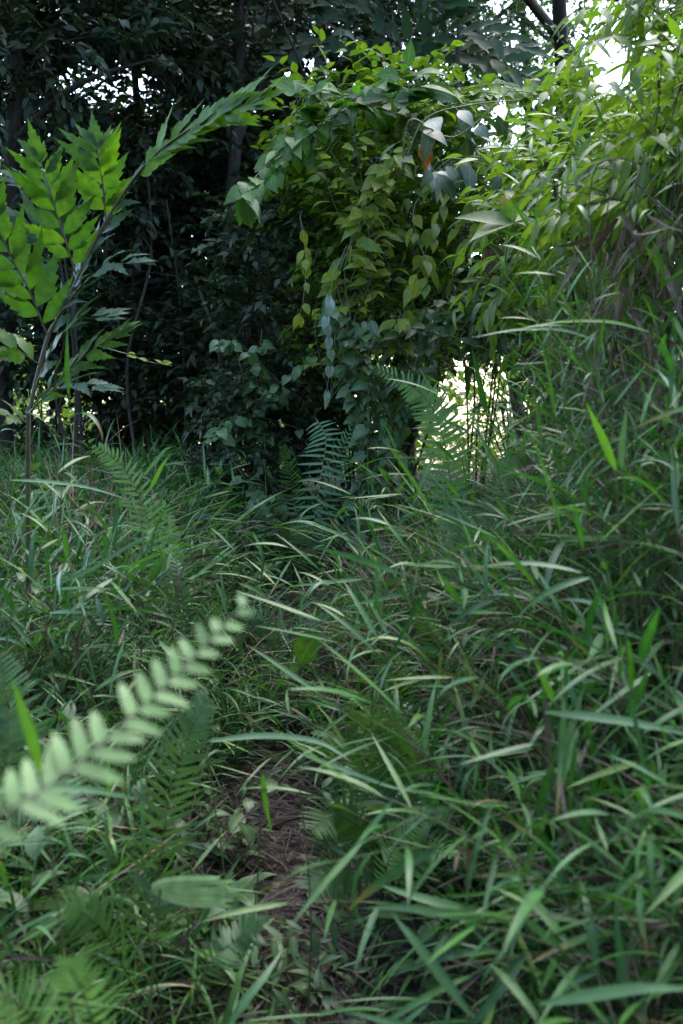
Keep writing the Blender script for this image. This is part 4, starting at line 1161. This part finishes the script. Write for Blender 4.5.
tree('slim dark tree rising behind the thicket, thick crown over the dark gap', gp(-1.0, 8.2), 4.6, (.2, -.2), W(180, 90, 8.3, 1.5, 1.2, 1.0), 34, 26, .105, .025, 'dark', tr=.075)
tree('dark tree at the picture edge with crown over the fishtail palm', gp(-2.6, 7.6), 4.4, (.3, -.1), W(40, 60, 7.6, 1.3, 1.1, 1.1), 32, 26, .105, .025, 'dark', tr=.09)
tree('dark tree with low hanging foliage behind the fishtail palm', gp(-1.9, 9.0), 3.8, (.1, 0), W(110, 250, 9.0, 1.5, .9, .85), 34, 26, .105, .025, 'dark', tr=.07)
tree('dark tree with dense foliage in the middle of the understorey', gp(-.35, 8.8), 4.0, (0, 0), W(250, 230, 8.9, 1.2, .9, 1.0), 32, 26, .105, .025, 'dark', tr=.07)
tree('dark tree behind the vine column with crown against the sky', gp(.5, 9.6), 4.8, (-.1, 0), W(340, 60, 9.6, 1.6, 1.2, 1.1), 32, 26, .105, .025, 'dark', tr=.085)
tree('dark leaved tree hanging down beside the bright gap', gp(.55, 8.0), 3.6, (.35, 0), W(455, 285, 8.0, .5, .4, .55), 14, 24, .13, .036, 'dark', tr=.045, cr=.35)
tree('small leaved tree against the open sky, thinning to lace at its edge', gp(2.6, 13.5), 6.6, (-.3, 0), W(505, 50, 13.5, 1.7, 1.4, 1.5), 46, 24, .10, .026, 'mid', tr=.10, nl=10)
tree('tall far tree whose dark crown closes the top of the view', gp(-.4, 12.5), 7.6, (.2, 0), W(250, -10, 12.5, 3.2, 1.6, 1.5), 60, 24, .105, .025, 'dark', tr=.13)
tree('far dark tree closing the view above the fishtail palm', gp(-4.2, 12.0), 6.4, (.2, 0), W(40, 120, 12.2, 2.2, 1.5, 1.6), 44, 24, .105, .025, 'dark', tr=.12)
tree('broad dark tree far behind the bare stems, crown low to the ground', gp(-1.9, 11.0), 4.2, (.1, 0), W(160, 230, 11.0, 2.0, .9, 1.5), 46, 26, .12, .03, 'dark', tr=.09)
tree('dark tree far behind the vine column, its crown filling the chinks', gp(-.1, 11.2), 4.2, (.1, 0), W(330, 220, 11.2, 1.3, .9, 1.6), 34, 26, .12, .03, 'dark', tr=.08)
tree('pale tree in the open corner with thin leafy branches', gp(3.6, 8.0), 5.2, (-.1, 0), W(720, 30, 8.0, .6, .8, 1.1), 20, 22, .12, .022, 'lit', tr=.07)
tree('overhanging tree with crown added above the thicket to shade it', gp(2.9, 10.5), 6.2, (-1.2, -1.5), (np.array([.3, 8.6, 5.6]), np.array([2.8, 1.6, .8])), 46, 22, .105, .025, 'dark', tr=.12)  # crown above the view, added to block high sky light
tree('overhanging tree with crown added above the palms to shade the understorey', gp(-3.6, 9.0), 6.2, (.6, -1.5), (np.array([-2.8, 7.6, 5.4]), np.array([2.0, 1.6, .8])), 40, 22, .105, .025, 'dark', tr=.12)  # second added crown above the view, keeps the background dark

# leaning trunk in the bright gap
b = P(394, 492, 7.2); b[2] = ground_z(b[0], b[1]) - .03
t = thing('leaning_stump', 'dark leaning trunk standing in the small bright gap beside the vine column', 'trunk', b)
st, s2 = MB(), MB()
pos, _ = curve([b, P(402, 460, 7.2), P(412, 430, 7.15), P(424, 395, 7.1), P(450, 340, 7.1)], 20)
tubes(st, pos[None], np.linspace(.062, .04, 20)[None], 10)
pos2, _ = curve([P(410, 436, 7.16), P(396, 425, 7.1), P(376, 418, 7.0)], 10)
tubes(s2, pos2[None], np.linspace(.02, .008, 10)[None], 6)
st.build('trunk', M['bark'], t, origin=b); s2.build('branch', M['bark'], t, origin=b)

# thin bare saplings and lianas in the dark
n = 0
for k in range(26):
    px = U(55, 300); d = U(6.6, 9.5)
    a = P(px, 500, d); a[2] = ground_z(a[0], a[1])
    e = P(px + rng.normal(0, 30), U(120, 320), d + rng.normal(0, .2))
    t = thing('bare_sapling', 'thin bare dark stem standing in the gloom under the trees', 'sapling', a, group='bare stems in the dark understorey')
    m = MB(); pos, _ = curve([a, a * .66 + e * .34 + rng.normal(0, .09, 3), a * .33 + e * .67 + rng.normal(0, .12, 3), e], 20)
    r = U(.006, .018)
    tubes(m, pos[None], np.linspace(r, r * .6, 20)[None], 6)
    m2 = MB(); c, _ = curve([pos[12], pos[12] + np.array([rng.normal(0, .15), rng.normal(0, .1), .18]), pos[12] + np.array([rng.normal(0, .3), rng.normal(0, .2), .3])], 8)
    tubes(m2, c[None], np.linspace(r * .5, r * .2, 8)[None], 5)
    m.build('trunk', M['bark'], t, origin=a); m2.build('branch', M['bark'], t, origin=a)

# far woodland beyond the drop, lit by the open sky
def far_wood():
    lf = MB()
    nC = 760
    y = U(15, 34, nC); x = U(-.5, .5, nC) * y
    z = U(-3.5, 2.6, nC) + .06 * y + .9 * np.sin(x * .45 + 1)
    cc = np.stack([x, y, z], -1)
    per = 16
    p = np.repeat(cc, per, 0) + rng.normal(0, .6, (nC * per, 3))
    n = len(p)
    q = p - CAM; dd = q @ FWD
    gap = ((341.5 + FPX * (q @ RGT) / dd - 482) / 60) ** 2 + ((512 - FPX * (q @ UPV) / dd - 385) / 60) ** 2 < 1
    p = p[~gap | (rng.random(n) < .3)]; n = len(p)
    d = dirs(U(0, 6.28, n), U(-.5, 1.0, n))
    sprigs(lf, None, p, d, U(.4, .9, n), U(.3, 1.2, n), 8, np.full(n, .22), np.full(n, .06), OVATE3, hang=.25, roll=.8)
    stuff(lf.build('far_woodland', M['lit']), 'sunlit yellow green woodland far beyond the thicket')


far_wood()


def around():
    """unseen forest added behind and beside the clearing to cut low sky fill"""
    lf = MB()
    nC = 620
    a = U(R(160), R(380), nC); r = U(6.5, 11, nC)
    cc = np.stack([r * np.cos(a), 1.5 + r * np.sin(a), U(0, 7.5, nC)], -1)  # leaf ring out of view, added to hold back light from low sky
    per = 9
    p = np.repeat(cc, per, 0) + rng.normal(0, .6, (nC * per, 3)); n = len(p)
    sprigs(lf, None, p, dirs(U(0, 6.28, n), U(-.5, 1.0, n)), U(.5, 1.0, n), U(.3, 1.2, n), 7, np.full(n, .34), np.full(n, .10), OVATE3, roll=.8)
    stuff(lf.build('added_shade_woodland', M['dark']), 'dark woodland out of view, added around the clearing to cut low sky light')


around()

# ------------------------------------------------------------------ light
w = bpy.data.worlds.new('World'); SC.world = w; w.use_nodes = True
nt = w.node_tree; nt.nodes.clear()
o = nt.nodes.new('ShaderNodeOutputWorld'); bg = nt.nodes.new('ShaderNodeBackground'); sk = nt.nodes.new('ShaderNodeTexSky')
sk.sky_type = 'NISHITA'; sk.sun_disc = False
SUN_EL, SUN_AZ = R(58), R(20)   # azimuth clockwise from +Y
sk.sun_elevation = SUN_EL; sk.sun_rotation = SUN_AZ
sk.air_density = 1.0; sk.dust_density = 1.5; sk.ozone_density = 1.0
bg.inputs[1].default_value = .15
hs = nt.nodes.new('ShaderNodeHueSaturation'); hs.inputs['Saturation'].default_value = .95
nt.links.new(sk.outputs[0], hs.inputs['Color']); nt.links.new(hs.outputs[0], bg.inputs[0]); nt.links.new(bg.outputs[0], o.inputs[0])
sd = bpy.data.lights.new('sun', 'SUN'); sd.energy = .5; sd.angle = R(60); sd.color = (1, .98, .95)
so = bpy.data.objects.new('sun', sd); COL.objects.link(so)
dv = Vector((math.sin(SUN_AZ) * math.cos(SUN_EL), math.cos(SUN_AZ) * math.cos(SUN_EL), math.sin(SUN_EL)))
so.rotation_euler = dv.to_track_quat('Z', 'Y').to_euler()

vs = SC.view_settings
vs.view_transform = 'Standard'; vs.look = 'None'; vs.gamma = 1; vs.use_curve_mapping = False
vs.exposure = 3.05
cy = SC.cycles
cy.max_bounces = 6; cy.diffuse_bounces = 3; cy.glossy_bounces = 2; cy.transmission_bounces = 4; cy.transparent_max_bounces = 4
cy.use_denoising = True
cy.sample_clamp_indirect = 6
cy.caustics_reflective = False; cy.caustics_refractive = False
